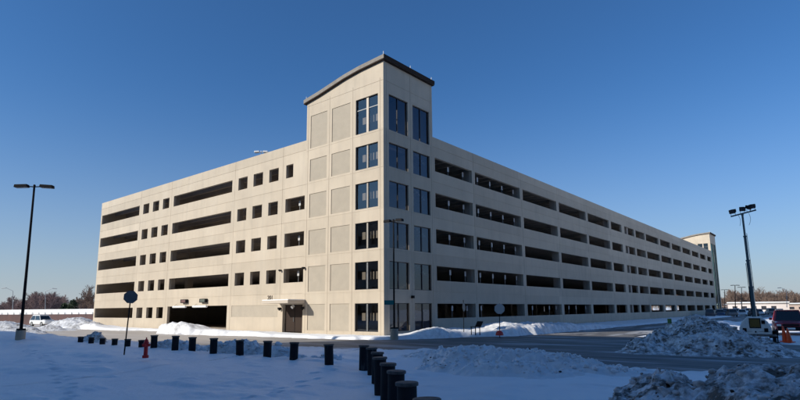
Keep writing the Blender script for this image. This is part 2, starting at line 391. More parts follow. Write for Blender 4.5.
# snow strips by the garage
POLY_S1 = [(-62, -3.8), (-37, -3.6), (-35, -2.2), (-27, -2.4), (-25, -5.2), (-19, -4.8), (-10, -3.4), (-2, -3.2), (1.5, -2.2), (3.4, 1.0), (4.6, 4.4), (6.9, 7.6), (7.4, 13), (7.5, 60), (7.5, 400), (.02, 400), (.02, -.02), (-62, -.02)]
def h_s1(x, y):
    d = sdist(x, y, POLY_S1)+(fbm(x*.9, y*.9, 3, 15)-.5)*.9
    wall = np.minimum(np.abs(y+.02)+(x > 0)*99, np.abs(x-.02)+(y < 0)*99)
    base = -.12+.06*fbm(x*.6, y*.6, 3, 6)
    bump = 0
    for cx, cy, hh, r in ((2.6, 2.6, .36, 1.6), (2.2, 6.2, .25, 2.0), (4.9, 9.2, .62, 1.8), (5.6, 13, .5, 2.3), (6.0, 18, .36, 2.6), (6.2, 25, .22, 3.5), (-22, -4.3, .62, 2.3), (-24.5, -4.6, .3, 1.5), (-46, -3.2, .3, 2.6), (-50.5, -3.4, .25, 2), (-17, -3.8, .2, 2), (-13, -3, .12, 2)):
        bump = bump+hh*np.exp(-(((x-cx)/r)**2+((y-cy)/(r*1.15))**2))
    lump = clods(x*1.7, y*1.7, 8)*.5+clods(x*4, y*4, 18)*.22
    rough = np.clip(bump*2.2, 0, 1)+.25*np.exp(-(d/.8)**2)
    z = -.5+(base+bump*(.75+.6*fbm(x*.8, y*.8, 3, 4))+.5)*sst(-.3, .6, np.minimum(d, 90))
    z = z+(lump*.6+.5*fbm(x*5, y*5, 3, 61))*rough*.42*sst(0, .3, d)
    return z, np.clip(rough*.5, 0, 1)
patch(-3, 9, -6, 32, .11, h_s1)
patch(-62, -3, -6.2, 0, .16, h_s1)
patch(0, 9, 32, 240, .5, h_s1)
POLY_S3 = [(15, 12), (26, 7), (50, 2), (120, -4), (120, 420), (15, 420), (14.8, 60)]
def h_s3(x, y):
    d = sdist(x, y, POLY_S3)+(fbm(x*.6, y*.6, 3, 25)-.5)*1.4
    base = -.2+.10*fbm(x*.4, y*.4, 3, 6)
    bump = .9*np.exp(-(((x-16.5)/1.6)**2+((y-36)/8)**2))+.5*np.exp(-(((x-17)/1.6)**2+((y-22)/4)**2))
    bump = bump*.4
    lump = clods(x*1.3, y*1.3, 8)*.5+clods(x*3, y*3, 18)*.2
    z = -.5+(base+bump+.5)*sst(-.3, .8, d)+lump*np.clip(bump*1.4, 0, .5)*sst(0, .3, d)
    return z, .35*np.clip(bump+np.exp(-(d/1.2)**2), 0, 1)
patch(14, 34, 3, 60, .2, h_s3)
patch(34, 100, -4, 60, .8, h_s3)
patch(14, 100, 60, 220, 1.2, h_s3)

# ------------------------------------------------------------------ ploughed piles (each a thing)
def chunk_mesh(n_kinds=9):
    ks = []
    for k in range(n_kinds):
        bm = bmesh.new(); bmesh.ops.create_icosphere(bm, subdivisions=2 if k % 3 == 0 else 1, radius=1)
        r = np.random.default_rng(k)
        for v in bm.verts:
            v.co *= .55+.75*r.random(); v.co.z *= .8
        V = np.array([v.co[:] for v in bm.verts]); F = np.array([[v.index for v in f.verts] for f in bm.faces]); bm.free(); ks.append((V, F))
    return ks
CH = chunk_mesh()
def scatter(hf, box, n, smin, smax, seed, zmin=-.1, thr=.2, parent=None, clean=False):
    r = np.random.default_rng(seed); x0, x1, y0, y1 = box
    X = r.uniform(x0, x1, n*4); Y = r.uniform(y0, y1, n*4); Z, D = hf(X, Y)
    keep = (Z > zmin) & (r.random(n*4) < np.clip(D/thr, .05, 1)); X, Y, Z = X[keep][:n], Y[keep][:n], Z[keep][:n]
    Vs = []; Fs = []; o = 0
    for i in range(len(X)):
        V, F = CH[r.integers(len(CH))]
        s = smin*(smax/smin)**(r.random()**2.2)
        if i > len(X)*(.985 if clean else .90): s = min(s, smin+(smax-smin)*.35)
        a = r.uniform(0, 6.28); c, q = math.cos(a), math.sin(a)
        R = np.array([[c, -q, 0], [q, c, 0], [0, 0, 1]])
        sc = np.array([s*r.uniform(.7, 1.3), s*r.uniform(.7, 1.3), s*r.uniform(.6, 1.1)])
        P = (V*sc)@R.T+np.array([X[i], Y[i], Z[i]+s*.15]); Vs.append(P); Fs.append(F+o); o += len(V)
    cut = int(len(Vs)*(.985 if clean else .90))
    if Vs:
        arrays('snow_clods', np.concatenate(Vs[:cut]), np.concatenate(Fs[:cut]), 'chunkclean' if clean else 'chunk', parent=parent, kind='stuff')
        n0 = sum(len(v) for v in Vs[:cut]); arrays('earth_clods', np.concatenate(Vs[cut:]), np.concatenate(Fs[cut:])-n0, 'earth', parent=parent, kind='stuff')
def slabs(x, y, s=0):
    """broken plates: each scattered cell is a small tilted plane"""
    ix = np.floor(x).astype(np.int64); iy = np.floor(y).astype(np.int64); bd = np.full(x.shape, 9.0); hh = np.zeros(x.shape)
    for dx in (-1, 0, 1):
        for dy in (-1, 0, 1):
            cx = ix+dx; cy = iy+dy; px = cx+_h(cx, cy, s+1); py = cy+_h(cx, cy, s+2); d = (x-px)**2+(y-py)**2; m_ = d < bd
            v = _h(cx, cy, s+3)+(x-px)*(_h(cx, cy, s+4)-.5)*1.5+(y-py)*(_h(cx, cy, s+5)-.5)*1.5
            bd = np.where(m_, d, bd); hh = np.where(m_, v, hh)
    return hh
def pile(name, box, st, env, amp, seed, label, dirt=.8, n=0, smin=.03, smax=.2, zmin=-.15, group=None):
    def hf(x, y):
        wx = x+(fbm(x*.8, y*.8, 3, seed+40)-.5)*.9; wy = y+(fbm(x*.8, y*.8, 3, seed+50)-.5)*.9
        e = env(wx, wy); k = np.clip(e*2.5, 0, 1)
        l = (1-np.abs(fbm(x*1.2, y*1.2, 4, seed+5, .6)*2-1)*2.2)*.42+slabs(wx*1.6+.3, wy*1.6, seed)*.22+slabs(wx*3.6, wy*3.6, seed+9)*.20*sst(.35, .6, fbm(x*.7, y*.7, 2, seed+60))+clods(x*5, y*5, seed+19)*.13+fbm(x*10, y*10, 3, seed+3)*.14+clods(x*17, y*17, seed+29)*.07
        z = -.55+e+.3*k+(l-.35)*amp*k
        D = dirt*np.clip(.25+1.3*fbm(x*.9, y*.9, 3, seed+7), 0, 1.3)*np.clip(e*6, 0, 1)
        return z, D
    o = grid(name, *box, st, hf, 'dirty', drop=-.36, smooth=False)
    tagit(o, label=label, cat='snow pile', group=group)
    if n: scatter(hf, box, n, smin, smax, seed+1, zmin, parent=o, clean=dirt < .5)
    return hf
def gauss(cx, cy, rx, ry, h, rot=0, p=1.0):
    c, s = math.cos(rot), math.sin(rot)
    def f(x, y):
        u = ((x-cx)*c+(y-cy)*s)/rx; v = (-(x-cx)*s+(y-cy)*c)/ry
        return h*np.exp(-((u*u+v*v)**p))
    return f
def union(*fs): return lambda x, y: np.maximum.reduce([f(x, y) for f in fs])
def ridge(pts, wdt): 
    def f(x, y):
        d, h = pdist(x, y, pts); return h*np.exp(-(d/wdt)**2)
    return f
pile('snow_pile', (14.5, 30, -8.5, 9), .06, union(gauss(20.9, 1.2, 2.0, 3.4, 1.52, .3), gauss(22.3, -1.2, 1.9, 2.3, .82, -.2), gauss(19.75, -1.2, 1.5, 2.5, .70), gauss(23.9, -1.6, 1.7, 1.8, .36)), .46, 11,
     'big dirty heap of ploughed snow on the road in front of the mobile light tower', 1.35, 1700, .02, .15)
pile('snow_pile', (21, 36, -27.5, -14.5), .045, union(gauss(26.9, -20.8, 2.3, 2.5, 1.12, 0, 1.3), gauss(24.8, -20.7, 1.35, 2.0, .80), gauss(30, -20.5, 3.0, 2.8, 1.15), gauss(25.6, -22.9, 1.4, 1.5, .62)), .40, 31,
     'rubbly earth-stained snow heap in the lower right foreground', 1.4, 2300, .012, .11)
pile('snow_pile', (10.5, 25, -18.5, -7.5), .055, union(ridge([(12.5, -11.9, .22), (14.6, -12.7, .42), (16.3, -13.2, .58), (18.0, -13.4, .54), (19.8, -13.1, .38), (21.4, -12.5, .22), (23.5, -12.2, .12)], 1.7), ridge([(15.5, -15.0, .22), (18.4, -15.2, .36), (20, -14.4, .25)], 1.2), ridge([(10.8, -9.6, .14), (14, -10.3, .22), (17.5, -11.3, .2)], 1.0)), .40, 51,
     'low berm of clean broken snow between the near road and the right row of posts', .12, 2600, .02, .13)
pile('snow_pile', (-3, 13.5, -18.9, -15.2), .06, ridge([(-2, -16.9, .3), (1, -16.9, .55), (3.4, -17.0, .30), (5.0, -16.8, .66), (6.4, -16.8, .78), (7.6, -16.9, .5), (9.0, -16.8, .62), (10.4, -16.9, .30), (11.9, -16.7, .34), (13, -16.6, .2)], .8), .34, 71,
     'lumpy snow ridge heaped behind the far row of posts', .45, 1500, .02, .13)
pile('snow_pile', (-12, -6, -18.2, -15.8), .09, gauss(-9.2, -17.0, 1.6, .5, .75), .4, 91, 'small dark stained snow heap beyond the last posts at left', 1.0, 120, .03, .1)

# lit heaps beyond the road at far left, each its own
far_heaps = []
for u_, d_, rx, ry, h, lab in ((88, 70, 3.2, 2.2, .6, 'smooth sunlit snow heap against the left end of the garage'), (52, 64, 4.2, 2.4, .35, 'broad sunlit snow heap in front of the white vehicle at left'),
        (12, 62, 5, 2.6, .5, 'long sunlit snow heap behind the tall left lamp'), (76, 80, 5, 2.5, 1.15, 'highest sunlit snow heap, between the white vehicle and the garage'), (0, 80, 6, 3, .6, 'sunlit snow heap farthest to the left below the maroon wall'), (32, 56, 2.2, 1.2, .4, 'little lumpy snow heap by the far side of the road at left')):
    q_ = at(u_, 318, d_); far_heaps.append((q_.x, q_.y, rx, ry, h, lab))
for i, (cx, cy, rx, ry, h, lab) in enumerate(far_heaps):
    pile('snow_pile', (cx-rx*2.2, cx+rx*2.2, cy-ry*2.4, cy+ry*2.4), .3, gauss(cx, cy, rx, ry, h), .6, 110+i*7, lab, .9, 0)

# ------------------------------------------------------------------ garage
H = 3.25
TOPS = [2.34+H*k for k in range(5)]
BOTS = [1.07+H*k for k in range(5)]
def stepped(mb, us, vs, depth, org, ud, nd, thick, only=None):
    """wall from a grid of cells; depth(u,v) = set back of that cell's face, None = opening"""
    us = sorted(set(round(u, 4) for u in us)); vs = sorted(set(round(v, 4) for v in vs))
    org = Vector(org); ud = Vector(ud); nd = Vector(nd)
    D = [[depth((a+b)/2, (c+d)/2) for a, b in zip(us[:-1], us[1:])] for c, d in zip(vs[:-1], vs[1:])]
    P = lambda u, v, d: org+ud*u+Vector((0, 0, v))-nd*d
    nv = len(D); nu = len(D[0])
    for j in range(nv):
        for i in range(nu):
            d = D[j][i]; a, b, c, e = us[i], us[i+1], vs[j], vs[j+1]
            if d is not None:
                if only is None or only(d): mb.quad(P(a, c, d), P(b, c, d), P(b, e, d), P(a, e, d))
                if only is None: mb.quad(P(a, c, thick), P(a, e, thick), P(b, e, thick), P(b, c, thick))
            if only is not None: continue
            dd = thick if d is None else d
            for (jj, ii, e0, e1) in ((j, i+1, (b, c), (b, e)), (j+1, i, (a, e), (b, e))):
                o = None
                if jj < nv and ii < nu: o = D[jj][ii]; od = thick if o is None else o
                else: od = thick
                if abs(od-dd) > 1e-6: mb.quad(P(*e0, dd), P(*e1, dd), P(*e1, od), P(*e0, od))
            if i == 0 and d is not None: mb.quad(P(a, c, dd), P(a, e, dd), P(a, e, thick), P(a, c, thick))
            if j == 0 and d is not None: mb.quad(P(a, c, dd), P(b, c, dd), P(b, c, thick), P(a, c, thick))
    return mb
G = .014
def inside(u, lst): return any(a < u < b for a, b in lst)
garage = empty('parking_garage', (0, 0, 0), label='long five-level beige concrete parking garage with a glazed corner stair tower', cat='parking garage')
ZTOP = 17.2
# left facade (faces -Y)
small = [(-40.65, -39.1), (-38.1, -36.55), (-35.6, -34.05), (-19.85, -18.28), (-17.27, -15.72), (-14.72, -13.27)]
holesL = []
for k in range(5):
    z0, z1 = BOTS[k], TOPS[k]
    holesL.append((-53.1, -41.7, z0, z1))
    for s in small[:3]: holesL.append((*s, z0, z1))
    if k > 0:
        holesL.append((-33.0, -20.95, z0, z1))
        for s in small[3:]: holesL.append((*s, z0, z1))
        holesL.append((-12.15, -9.42 if k < 4 else -11.12, z0, z1))
holesL.append((-33.0, -21.0, -.6, 2.4)); holesL.append((-12.15, -9.42, -.6, 2.36))
grU = [-41.3, -33.55, -20.45, -12.62]
grV = [TOPS[k]+.98 for k in range(4)]+[TOPS[4]+.95]
blast = [(-20.2, -12.85, 1.25, 2.36)]
def dL(u, v):
    for a, b, c, d in holesL:
        if a < u < b and c < v < d: return None
    for a, b, c, d in blast:
        if a < u < b and c < v < d: return .03
    if any(abs(u-q) < G for q in grU) and not (2.36 > v and -12.7 < u < -12.2): return .03
    if v > 2.4 and any(abs(v-q) < G for q in grV): return .022
    return 0
us = [-53.5, -9.3]+[q for h in holesL+blast for q in h[:2]]+[q+s for q in grU for s in (-G, G)]
vs = [-.6, ZTOP]+[q for h in holesL+blast for q in h[2:]]+[q+s for q in grV for s in (-G, G)]
T = .28
mb = MB(); stepped(mb, us, vs, dL, (0, 0, 0), (1, 0, 0), (0, -1, 0), T)
mb.build('wall', 'concrete', garage, recalc=False, label='sunlit front wall of pale precast concrete')
mb = MB(); mb.quad((-20.2, .027, 1.25), (-12.85, .027, 1.25), (-12.85, .027, 2.36), (-20.2, .027, 2.36)); mb.build('infill_panel', 'blasted', garage, recalc=False)
# right facade (faces +X)
bays = [(7.0, 13.25), (13.8, 23.4), (24.1, 33.45), (34.2, 43.5), (44.3, 53.25), (54.2, 59.4), (60.9, 66.2), (67.1, 72.6), (73.45, 82.1), (83.4, 91.5), (92.8, 100.9), (102.4, 110.6), (112.2, 119.9), (121.6, 128.5), (130.9, 136.2)]
grR = [13.52, 23.75, 33.8, 43.9, 53.7, 63.4, 73.0, 82.8, 92.2, 101.7, 111.4, 120.7, 129.8]
holesR = [(a, b, BOTS[k], TOPS[k]) for k in range(5) for a, b in bays]
def dR(u, v):
    for a, b, c, d in holesR:
        if a < u < b and c < v < d: return None
    if any(abs(u-q) < G for q in grR): return .03
    if any(abs(v-q) < G for q in grV): return .022
    return 0
us = [6.66, 136.95]+[q for h in holesR for q in h[:2]]+[q+s for q in grR for s in (-G, G)]
vs = [-.6, ZTOP]+[q for h in holesR for q in h[2:]]+[q+s for q in grV for s in (-G, G)]
mb = MB(); stepped(mb, us, vs, dR, (0, 0, 0), (0, 1, 0), (1, 0, 0), T)
mb.build('wall', 'concrete', garage, recalc=False, label='long shaded side wall of precast concrete')
# west and north facades with long openings
for org, ud, nd, L in (((-53.5, T+.002, 0), (0, 1, 0), (-1, 0, 0), 144.5), ((-53.2, 145.1, 0), (1, 0, 0), (0, 1, 0), 43.6)):
    hs = []
    n = int(L/10); stp = L/n
    for k in range(5):
        for i in range(n):
            if nd[0] < 0: continue
            if nd[1] > 0 and (i*stp < 16 or (k == 0 and i % 2 == 0)): continue
            hs.append((i*stp+.5, i*stp+stp-.5, BOTS[k], TOPS[k]))
    def dd(u, v, hs=hs):
        for a, b, c, d in hs:
            if a < u < b and c < v < d: return None
        return 0
    us = [0, L]+[q for h in hs for q in h[:2]]; vs = [-.6, ZTOP]+[q for h in hs for q in h[2:]]
    mb = MB(); stepped(mb, us, vs, dd, org, ud, nd, T); mb.build('wall', 'concrete', garage, recalc=False)
# roof edge coping, slabs with double tees, columns
for k in range(1, 6):
    z = H*k; b = MB()
    b.box(-53.2, .30, z-.22, -9.35, 144.8, z); b.box(-9.35, 6.75, z-.22, -.30, 136.9, z)
    y = 1.9
    while y < 136:
        b.box(-53.15, y-.09, z-.72, -9.4 if y < 6.8 else -.32, y+.09, z-.222); y += 1.53
    b.build('floor_slab', 'interior', garage, recalc=False)
b = MB(); b.box(-53.2, .30, -.15, -.30, 144.8, -.02); b.build('floor_slab', 'interior', garage, recalc=False)
b = MB()
for q in grR:
    b.box(-.95, q-.32, -.1, -.285, q+.32, 16.0)
for xx in (-17.9, -35.6):
    for i, q in enumerate([3.9]+grR):
        b.box(xx-.35, q-.35, 3.3 if (i == 0 and xx < -30) else -.1, xx+.35, q+.35, 16.0)
for q in (-41.2, -33.5, -20.45, -12.7): b.box(q-.3, .285, 2.6 if q == -33.5 else -.1, q+.3, .85, 16.0)
b.build('column', 'interior', garage, recalc=False, kind='stuff')
for k in range(5):     # inner walls that close the stair core and a long ramp spandrel in the middle
    b = MB(); b.box(-35.45, 24, k*H+.01, -35.25, 120, k*H+1.05); b.build('ramp_wall', 'interior', garage, recalc=False)
b = MB(); b.box(-20.9, .32, -.1, -20.6, 14, 2.5); b.build('inner_wall', 'interior', garage, recalc=False)
b = MB(); b.box(-12.3, .32, -.1, -12.2, 6, 2.5); b.box(-12.2, 1.9, -.1, -9.4, 2.1, 2.5); b.build('inner_wall', 'interior', garage, recalc=False)

def roof_z(x):
    pts = [(-9.75, 20.62), (-9.3, 20.72), (-7.6, 20.98), (-4.4, 21.62), (-2.6, 21.86), (0, 22.04), (.45, 22.06)]
    xs, zs = zip(*pts); return float(np.interp(x, xs, zs))
def build_tower(Y0, YL, near=True):
    """stair tower: x -9.3..0, y Y0..Y0+YL"""
    X0 = -9.3
    rows = [(.17, 2.36), (3.43, 5.62), (6.65, 8.8), (9.93, 12.08), (13.24, 15.25), (16.3, 19.36)]
    cols = [(-8.75, -6.56, 'p'), (-5.95, -3.7, 'p'), (-3.06, -.56, 'w')]
    gu = [-9.05, -6.26, -3.4, -.32]; gv = [20.36]+[r[1]+.0 for r in rows[:0]]
    gv2 = [r[0]-.18 for r in rows[1:]]
    def d(u, v):
        if v > 20.62: return 99
        for a, b, t in cols:
            for c, e in rows:
                if a < u < b and c < v < e: return None if t == 'w' else .05
        if any(abs(u-q) < G for q in gu): return .02
        if any(abs(v-q) < G for q in gv): return .02
        if v > rows[0][1] and any(abs(v-q) < G for q in gv2): return .014
        return 0
    us = [X0, 0]+[q for c in cols for q in c[:2]]+[q+s for q in gu for s in (-G, G)]
    vs = [-.6, 20.62]+[q for r in rows for q in r]+[q+s for q in gv+gv2 for s in (-G, G)]
    mb = MB(); stepped(mb, us, vs, d, (0, Y0-.03, 0), (1, 0, 0), (0, -1, 0), .3)
    # curved gable strip above
    n = 24
    xs = [X0+(0-X0)*i/n for i in range(n+1)]
    for a, b2 in zip(xs[:-1], xs[1:]):
        za, zb = roof_z(a), roof_z(b2)
        for (ya, yb) in ((Y0-.03, Y0+.27), (Y0+YL-.3, Y0+YL)):
            mb.quad((a, ya, 20.62), (b2, ya, 20.62), (b2, ya, zb), (a, ya, za)); mb.quad((a, yb, 20.62), (a, yb, za), (b2, yb, zb), (b2, yb, 20.62))
    mb.build('wall', 'concrete', garage, recalc=False, label='sunlit front of the stair tower' if near else 'sunlit front of the far stair tower')
    for a, b2, t in cols:
        if t == 'p':
            for c, e in rows: pb = MB(); pb.quad((a, Y0+.017, c), (b2, Y0+.017, c), (b2, Y0+.017, e), (a, Y0+.017, e)); pb.build('infill_panel', 'blasted', garage, recalc=False)
    # side face (+X)
    c2 = [(.64, 3.12), (3.8, 6.18)] if near else [(.5, 4.1), (4.6, YL-.45)]
    rws = rows if near else [(.17, 19.4)]
    gu2 = [.32, 3.46, YL-.25]
    def d2(u, v):
        for a, b in c2:
            for c, e in rws:
                if a < u < b and c < v < e: return None
        if any(abs(u-q) < G for q in gu2): return .02
        if any(abs(v-q) < G for q in gv): return .02
        if near and v > 2.4 and any(abs(v-q) < G for q in gv2): return .014
        return 0
    us = [.272, YL]+[q for c in c2 for q in c]+[q+s for q in gu2 for s in (-G, G)]
    vs = [-.6, 22.04]+[q for r in rws for q in r]+[q+s for q in gv+gv2 for s in (-G, G)]
    mb = MB(); stepped(mb, us, vs, d2, (.03, Y0, 0), (0, 1, 0), (1, 0, 0), .3)
    mb.box(0, Y0-.03, -.6, .03, Y0+.272, 22.04)
    mb.build('wall', 'concrete', garage, recalc=False, label='shaded side of the stair tower' if near else 'shaded side of the far stair tower')
    # back walls
    b = MB(); b.box(X0+.005, Y0+YL-.29, 16.2, -.28, Y0+YL-.01, 20.62); b.build('wall', 'concrete', garage, recalc=False)
    b = MB(); b.box(X0, Y0+.275, -.6, X0+.25, Y0+YL-.3, 20.7)
    b.box(X0+.25, Y0+YL-.25, -.1, -.28, Y0+YL-.02, 16.19)
    b.build('inner_wall', 'concrete', garage, recalc=False)
    # curved metal roof
    rb = MB(); n = 28; xs = [-9.55+(9.82)*i/n for i in range(n+1)]; y0, y1 = Y0-.26, Y0+YL+.12
    for a, b2 in zip(xs[:-1], xs[1:]):
        za, zb = roof_z(a), roof_z(b2); t = .36
        rb.quad((a, y0, za+.03), (b2, y0, zb+.03), (b2, y0, zb+t), (a, y0, za+t)); rb.quad((a, y1, za+.03), (a, y1, za+t), (b2, y1, zb+t), (b2, y1, zb+.03))
        rb.quad((a, y0, za+t), (b2, y0, zb+t), (b2, y1, zb+t), (a, y1, za+t)); rb.quad((a, y0, za+.03), (a, y1, za+.03), (b2, y1, zb+.03), (b2, y0, zb+.03))
    for xx in (xs[0], xs[-1]):
        z = roof_z(xx); rb.quad((xx, y0, z+.03), (xx, y1, z+.03), (xx, y1, z+.36), (xx, y0, z+.36))
    roof = rb.build('roof', 'coping', garage)
    sb = MB()      # dark drip edge under the fascia
    for a, b2 in zip(xs[:-1], xs[1:]):
        za, zb = roof_z(a), roof_z(b2)
        sb.quad((a, y0+.02, za-.05), (b2, y0+.02, zb-.05), (b2, y0+.02, zb+.028), (a, y0+.02, za+.028)); sb.quad((a, y0+.02, za-.05), (a, y1-.02, za-.05), (b2, y1-.02, zb-.05), (b2, y0+.02, zb-.05))
    sb.box(.20, y0+.02, 21.98, .24, y1-.02, 22.06)
    sb.build('soffit', 'brown', roof, recalc=False)
    rb = MB(); rb.box(.273, y0-.003, 22.08, .30, y1, 22.43); rb.build('edge_trim', 'brown', roof)
    for (xx, yy) in ((.15, y0+.12), (.15, Y0+3.4), (.15, y1-.3), (-9.4, y0+.2)):
        rb = MB(); rb.tube((xx, yy, roof_z(xx)+.38), (xx, yy, roof_z(xx)+.70), .035, .02, 6); rb.build('lightning_rod', 'white', roof)
    # windows
    def window(p0, ud, nd, w, z0, z1, mull, transoms, m='glass', light=False):
        p0 = Vector(p0); ud = Vector(ud); nd = Vector(nd)
        def bx(mbx, a, b, c, e, d0, d1):
            i = len(mbx.v); q = [p0+ud*u+Vector((0, 0, z))-nd*d for u, d in ((a, d0), (b, d0), (b, d1), (a, d1)) for z in (c, e)]
            mbx.v += [tuple(v) for v in q]
            mbx.f += [tuple(i+k for k in t) for t in ((0, 2, 3, 1), (2, 4, 5, 3), (4, 6, 7, 5), (6, 0, 1, 7), (1, 3, 5, 7), (0, 6, 4, 2))]
        f = MB(); e = .05
        bx(f, .002, w-.002, z0+.002, z0+e, .12, .2); bx(f, .002, w-.002, z1-e, z1-.002, .12, .2); bx(f, .002, e, z0+e, z1-e, .12, .2); bx(f, w-e, w-.002, z0+e, z1-e, .12, .2)
        fo = f.build('window', 'frame', garage)
        g2 = MB(); g2.quad(*[tuple(p0+ud*u+Vector((0, 0, z))-nd*.16) for u, z in ((e, z0+e), (w-e, z0+e), (w-e, z1-e), (e, z1-e))]); g2.build('pane', m, fo, recalc=False)
        mm = MB()
        for u, hw in mull: bx(mm, u-hw, u+hw, z0+e, z1-e, .10, .21)
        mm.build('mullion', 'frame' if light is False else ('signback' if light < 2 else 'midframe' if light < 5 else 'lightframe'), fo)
        if transoms:
            tm = MB(); cuts = [e]+[q for u, hw in mull for q in (u-hw, u+hw)]+[w-e]
            for z in transoms:
                for a, b in zip(cuts[::2], cuts[1::2]): bx(tm, a, b, z-.035, z+.035, .13, .19)
            tm.build('transom', 'signback', fo)
    for i, (c, e) in enumerate(rows):
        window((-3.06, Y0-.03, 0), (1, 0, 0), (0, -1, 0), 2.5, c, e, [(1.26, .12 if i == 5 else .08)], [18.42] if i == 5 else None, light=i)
        if near:
            for a, b in c2: window((.03, Y0+a, 0), (0, 1, 0), (1, 0, 0), b-a, c, e, [((b-a)*.5, .045)] + ([] if i else []), None)
    if not near:
        for a, b in c2: window((.03, Y0+a, 0), (0, 1, 0), (1, 0, 0), b-a, .17, 19.4, [((b-a)*.5, .05)], [3, 6.2, 9.5, 12.7, 16], m='glass_green')
    # stair inside
    if near:
        for k in range(6):
            b = MB(); z = H*k
            if k: b.box(X0+.26, Y0+.28, z-.2, -2.9, Y0+YL-.31, z); b.box(-2.9, Y0+.28, z-.2, -.29, Y0+2.6, z)
            b.build('landing', 'interior', garage)
            if k < 5:
                s = MB()
                for t in range(10):
                    s.box(-2.3, Y0+2.65+t*.32, z+t*.162-.12, -1.25, Y0+2.99+t*.32, z+t*.162+.04); 
                for t in range(9):
                    s.box(-1.2, Y0+5.9-t*.32-.34, z+1.6+t*.165-.1, -.35, Y0+5.9-t*.32, z+1.6+t*.165+.06)
                s.build('stair_flight', 'panel', garage)
            # lobby wall, then added boards whose pale colour stands in for sunlit patches
            b = MB(); b.box(-6.0, Y0+2.66, z, -2.6, Y0+2.8, z+2.6); b.build('inner_wall', 'interior', garage)
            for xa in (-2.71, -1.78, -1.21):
                b = MB(); b.box(xa, Y0+.45, z+1.0, xa+.38, Y0+.49, z+1.6); b.build('sun_patch_board', 'panel', garage)
build_tower(0, 6.66, True)
build_tower(136.96, 8.1, False)

# canopy over the side door
b = MB(); b.box(-12.62, -1.95, 2.46, -9.02, -.06, 2.72)
can = b.build('canopy', 'lightframe', garage, bevel=.02)
b = MB(); b.box(-12.6, -1.93, 2.725, -9.04, -.08, 2.79); b.build('snow_layer', 'snow_far', can)
for xx in (-12.3, -9.35):
    pass
t = bpy.data.curves.new('house_number', 'FONT'); t.body = '201'; t.size = .52; t.extrude = .02; t.align_x = 'CENTER'
to = bpy.data.objects.new('house_number', t); COL.objects.link(to); to.parent = can; to.location = (-11.55, -1.86, 2.79); to.rotation_euler = (PI/2, 0, 0)
bpy.context.view_layer.update(); tm_ = bpy.data.meshes.new_from_object(to); tm_.materials.clear(); tm_.materials.append(M['brown'])
t2 = bpy.data.objects.new('number_sign', tm_); COL.objects.link(t2); t2.parent = can; t2.location = to.location; t2.rotation_euler = to.rotation_euler; bpy.data.objects.remove(to)
b = MB(); b.box(-12.1, .3, -.1, -9.45, .42, 2.34); dr = b.build('door', 'brown', garage)
b = MB(); b.box(-10.95, .25, .85, -10.9, .29, 1.25); b.build('handle', 'signback', dr)
b = MB(); b.box(-10.80, .28, -.1, -10.76, .302, 2.3); b.build('door_edge', 'black', dr)
for (x, y, z, s) in ((-12.42, -.02, 2.05, .12), (-9.22, -.05, 2.08, .12), (-9.2, -.05, 5.55, .09), (-12.5, -.02, 5.5, .08)):
    b = MB(); b.box(x-s, y-.26, z-s, x+s, y, z+s*.6); b.tube((x, y-.14, z-s), (x, y-.14, z-s*1.8), s*.8, s*.5, 10); b.build('wall_lamp', 'black', garage, bevel=.02)
b = MB(); b.tube((-10.75, .1, 2.25), (-10.75, -.1, 2.1), .14, .14, 12); b.build('wall_lamp', 'lamp', garage)
b = MB(); b.box(.03, 5.9-2.6, 2.75, .26, 3.52, 2.97); b.build('wall_lamp', 'black', garage, bevel=.02)
# lane signals and clearance bars over the vehicle entrance
for i, (x, mm) in enumerate(((-29.1, 'signalred'), (-25.2, 'signalgreen'))):
    b = MB(); b.box(x-.58, -.30, 2.74, x+.58, -.01, 3.14); s = b.build('lane_signal', 'black', garage, bevel=.02)
    b = MB(); b.box(x-.40, -.315, 2.80, x+.46, -.303, 3.08); b.build('signal_face', mm, s)
for x in (-29.8, -25.6):
    b = MB(); b.tube((x-1.35, -.3, 2.33), (x+1.35, -.3, 2.33), .12, .12, 12); s = b.build('clearance_bar', 'white', garage, smooth=True)
    b = MB(); 
    for dx in (-1.1, 1.1): b.tube((x+dx, -.3, 2.44), (x+dx, -.05, 2.62), .015, .015, 6)
    b.build('hanger', 'black', s)

# ------------------------------------------------------------------ parking signs behind the parapets
def copy_tree(o, parent=None):
    c = o.copy(); COL.objects.link(c)
    if parent: c.parent = parent
    for ch in o.children: copy_tree(ch, c)
    return c
def proto_sign():
    r = empty('parking_sign', cat='sign', group='white stall signs along the parapets')
    b = MB(); b.box(-.02, -.13, 1.70, .0, .13, 2.16); b.build('panel', 'signwhite', r)
    b = MB(); b.tube((-.04, 0, 0), (-.04, 0, 2.15), .03, .03, 8); b.build('post', 'grey', r)
    return r
ps = proto_sign(); first = True
ORD = ['first', 'second', 'third', 'fourth', 'fifth', 'sixth', 'seventh', 'eighth', 'ninth', 'tenth', 'eleventh', 'twelfth', 'thirteenth', 'fourteenth']
LEV = ['ground', 'second', 'third', 'fourth', 'top covered']
def put_sign(x, y, k, lab, rz=0):
    global first
    o = ps if first else copy_tree(ps); first = False
    o.location = (x, y, k*H+.0); o.rotation_euler = (0, 0, rz); o['label'] = lab
for k in range(5):
    for i, y in enumerate((10.0, 12.55, 15.3, 17.8, 20.4, 23.0) if k else (10.2, 12.7, 15.3, 26.6, 31.2, 33.2, 37.2, 39.6, 43.1)):
        put_sign(-.62, y, k, 'white stall sign in the shaded side openings, %s level, %s from the stair tower' % (LEV[k], ORD[i]))
for k in (1, 2, 3):
    put_sign(-11.0, .75, k, 'lone white stall sign in the sunlit front opening beside the tower, %s level' % LEV[k], -PI/2)

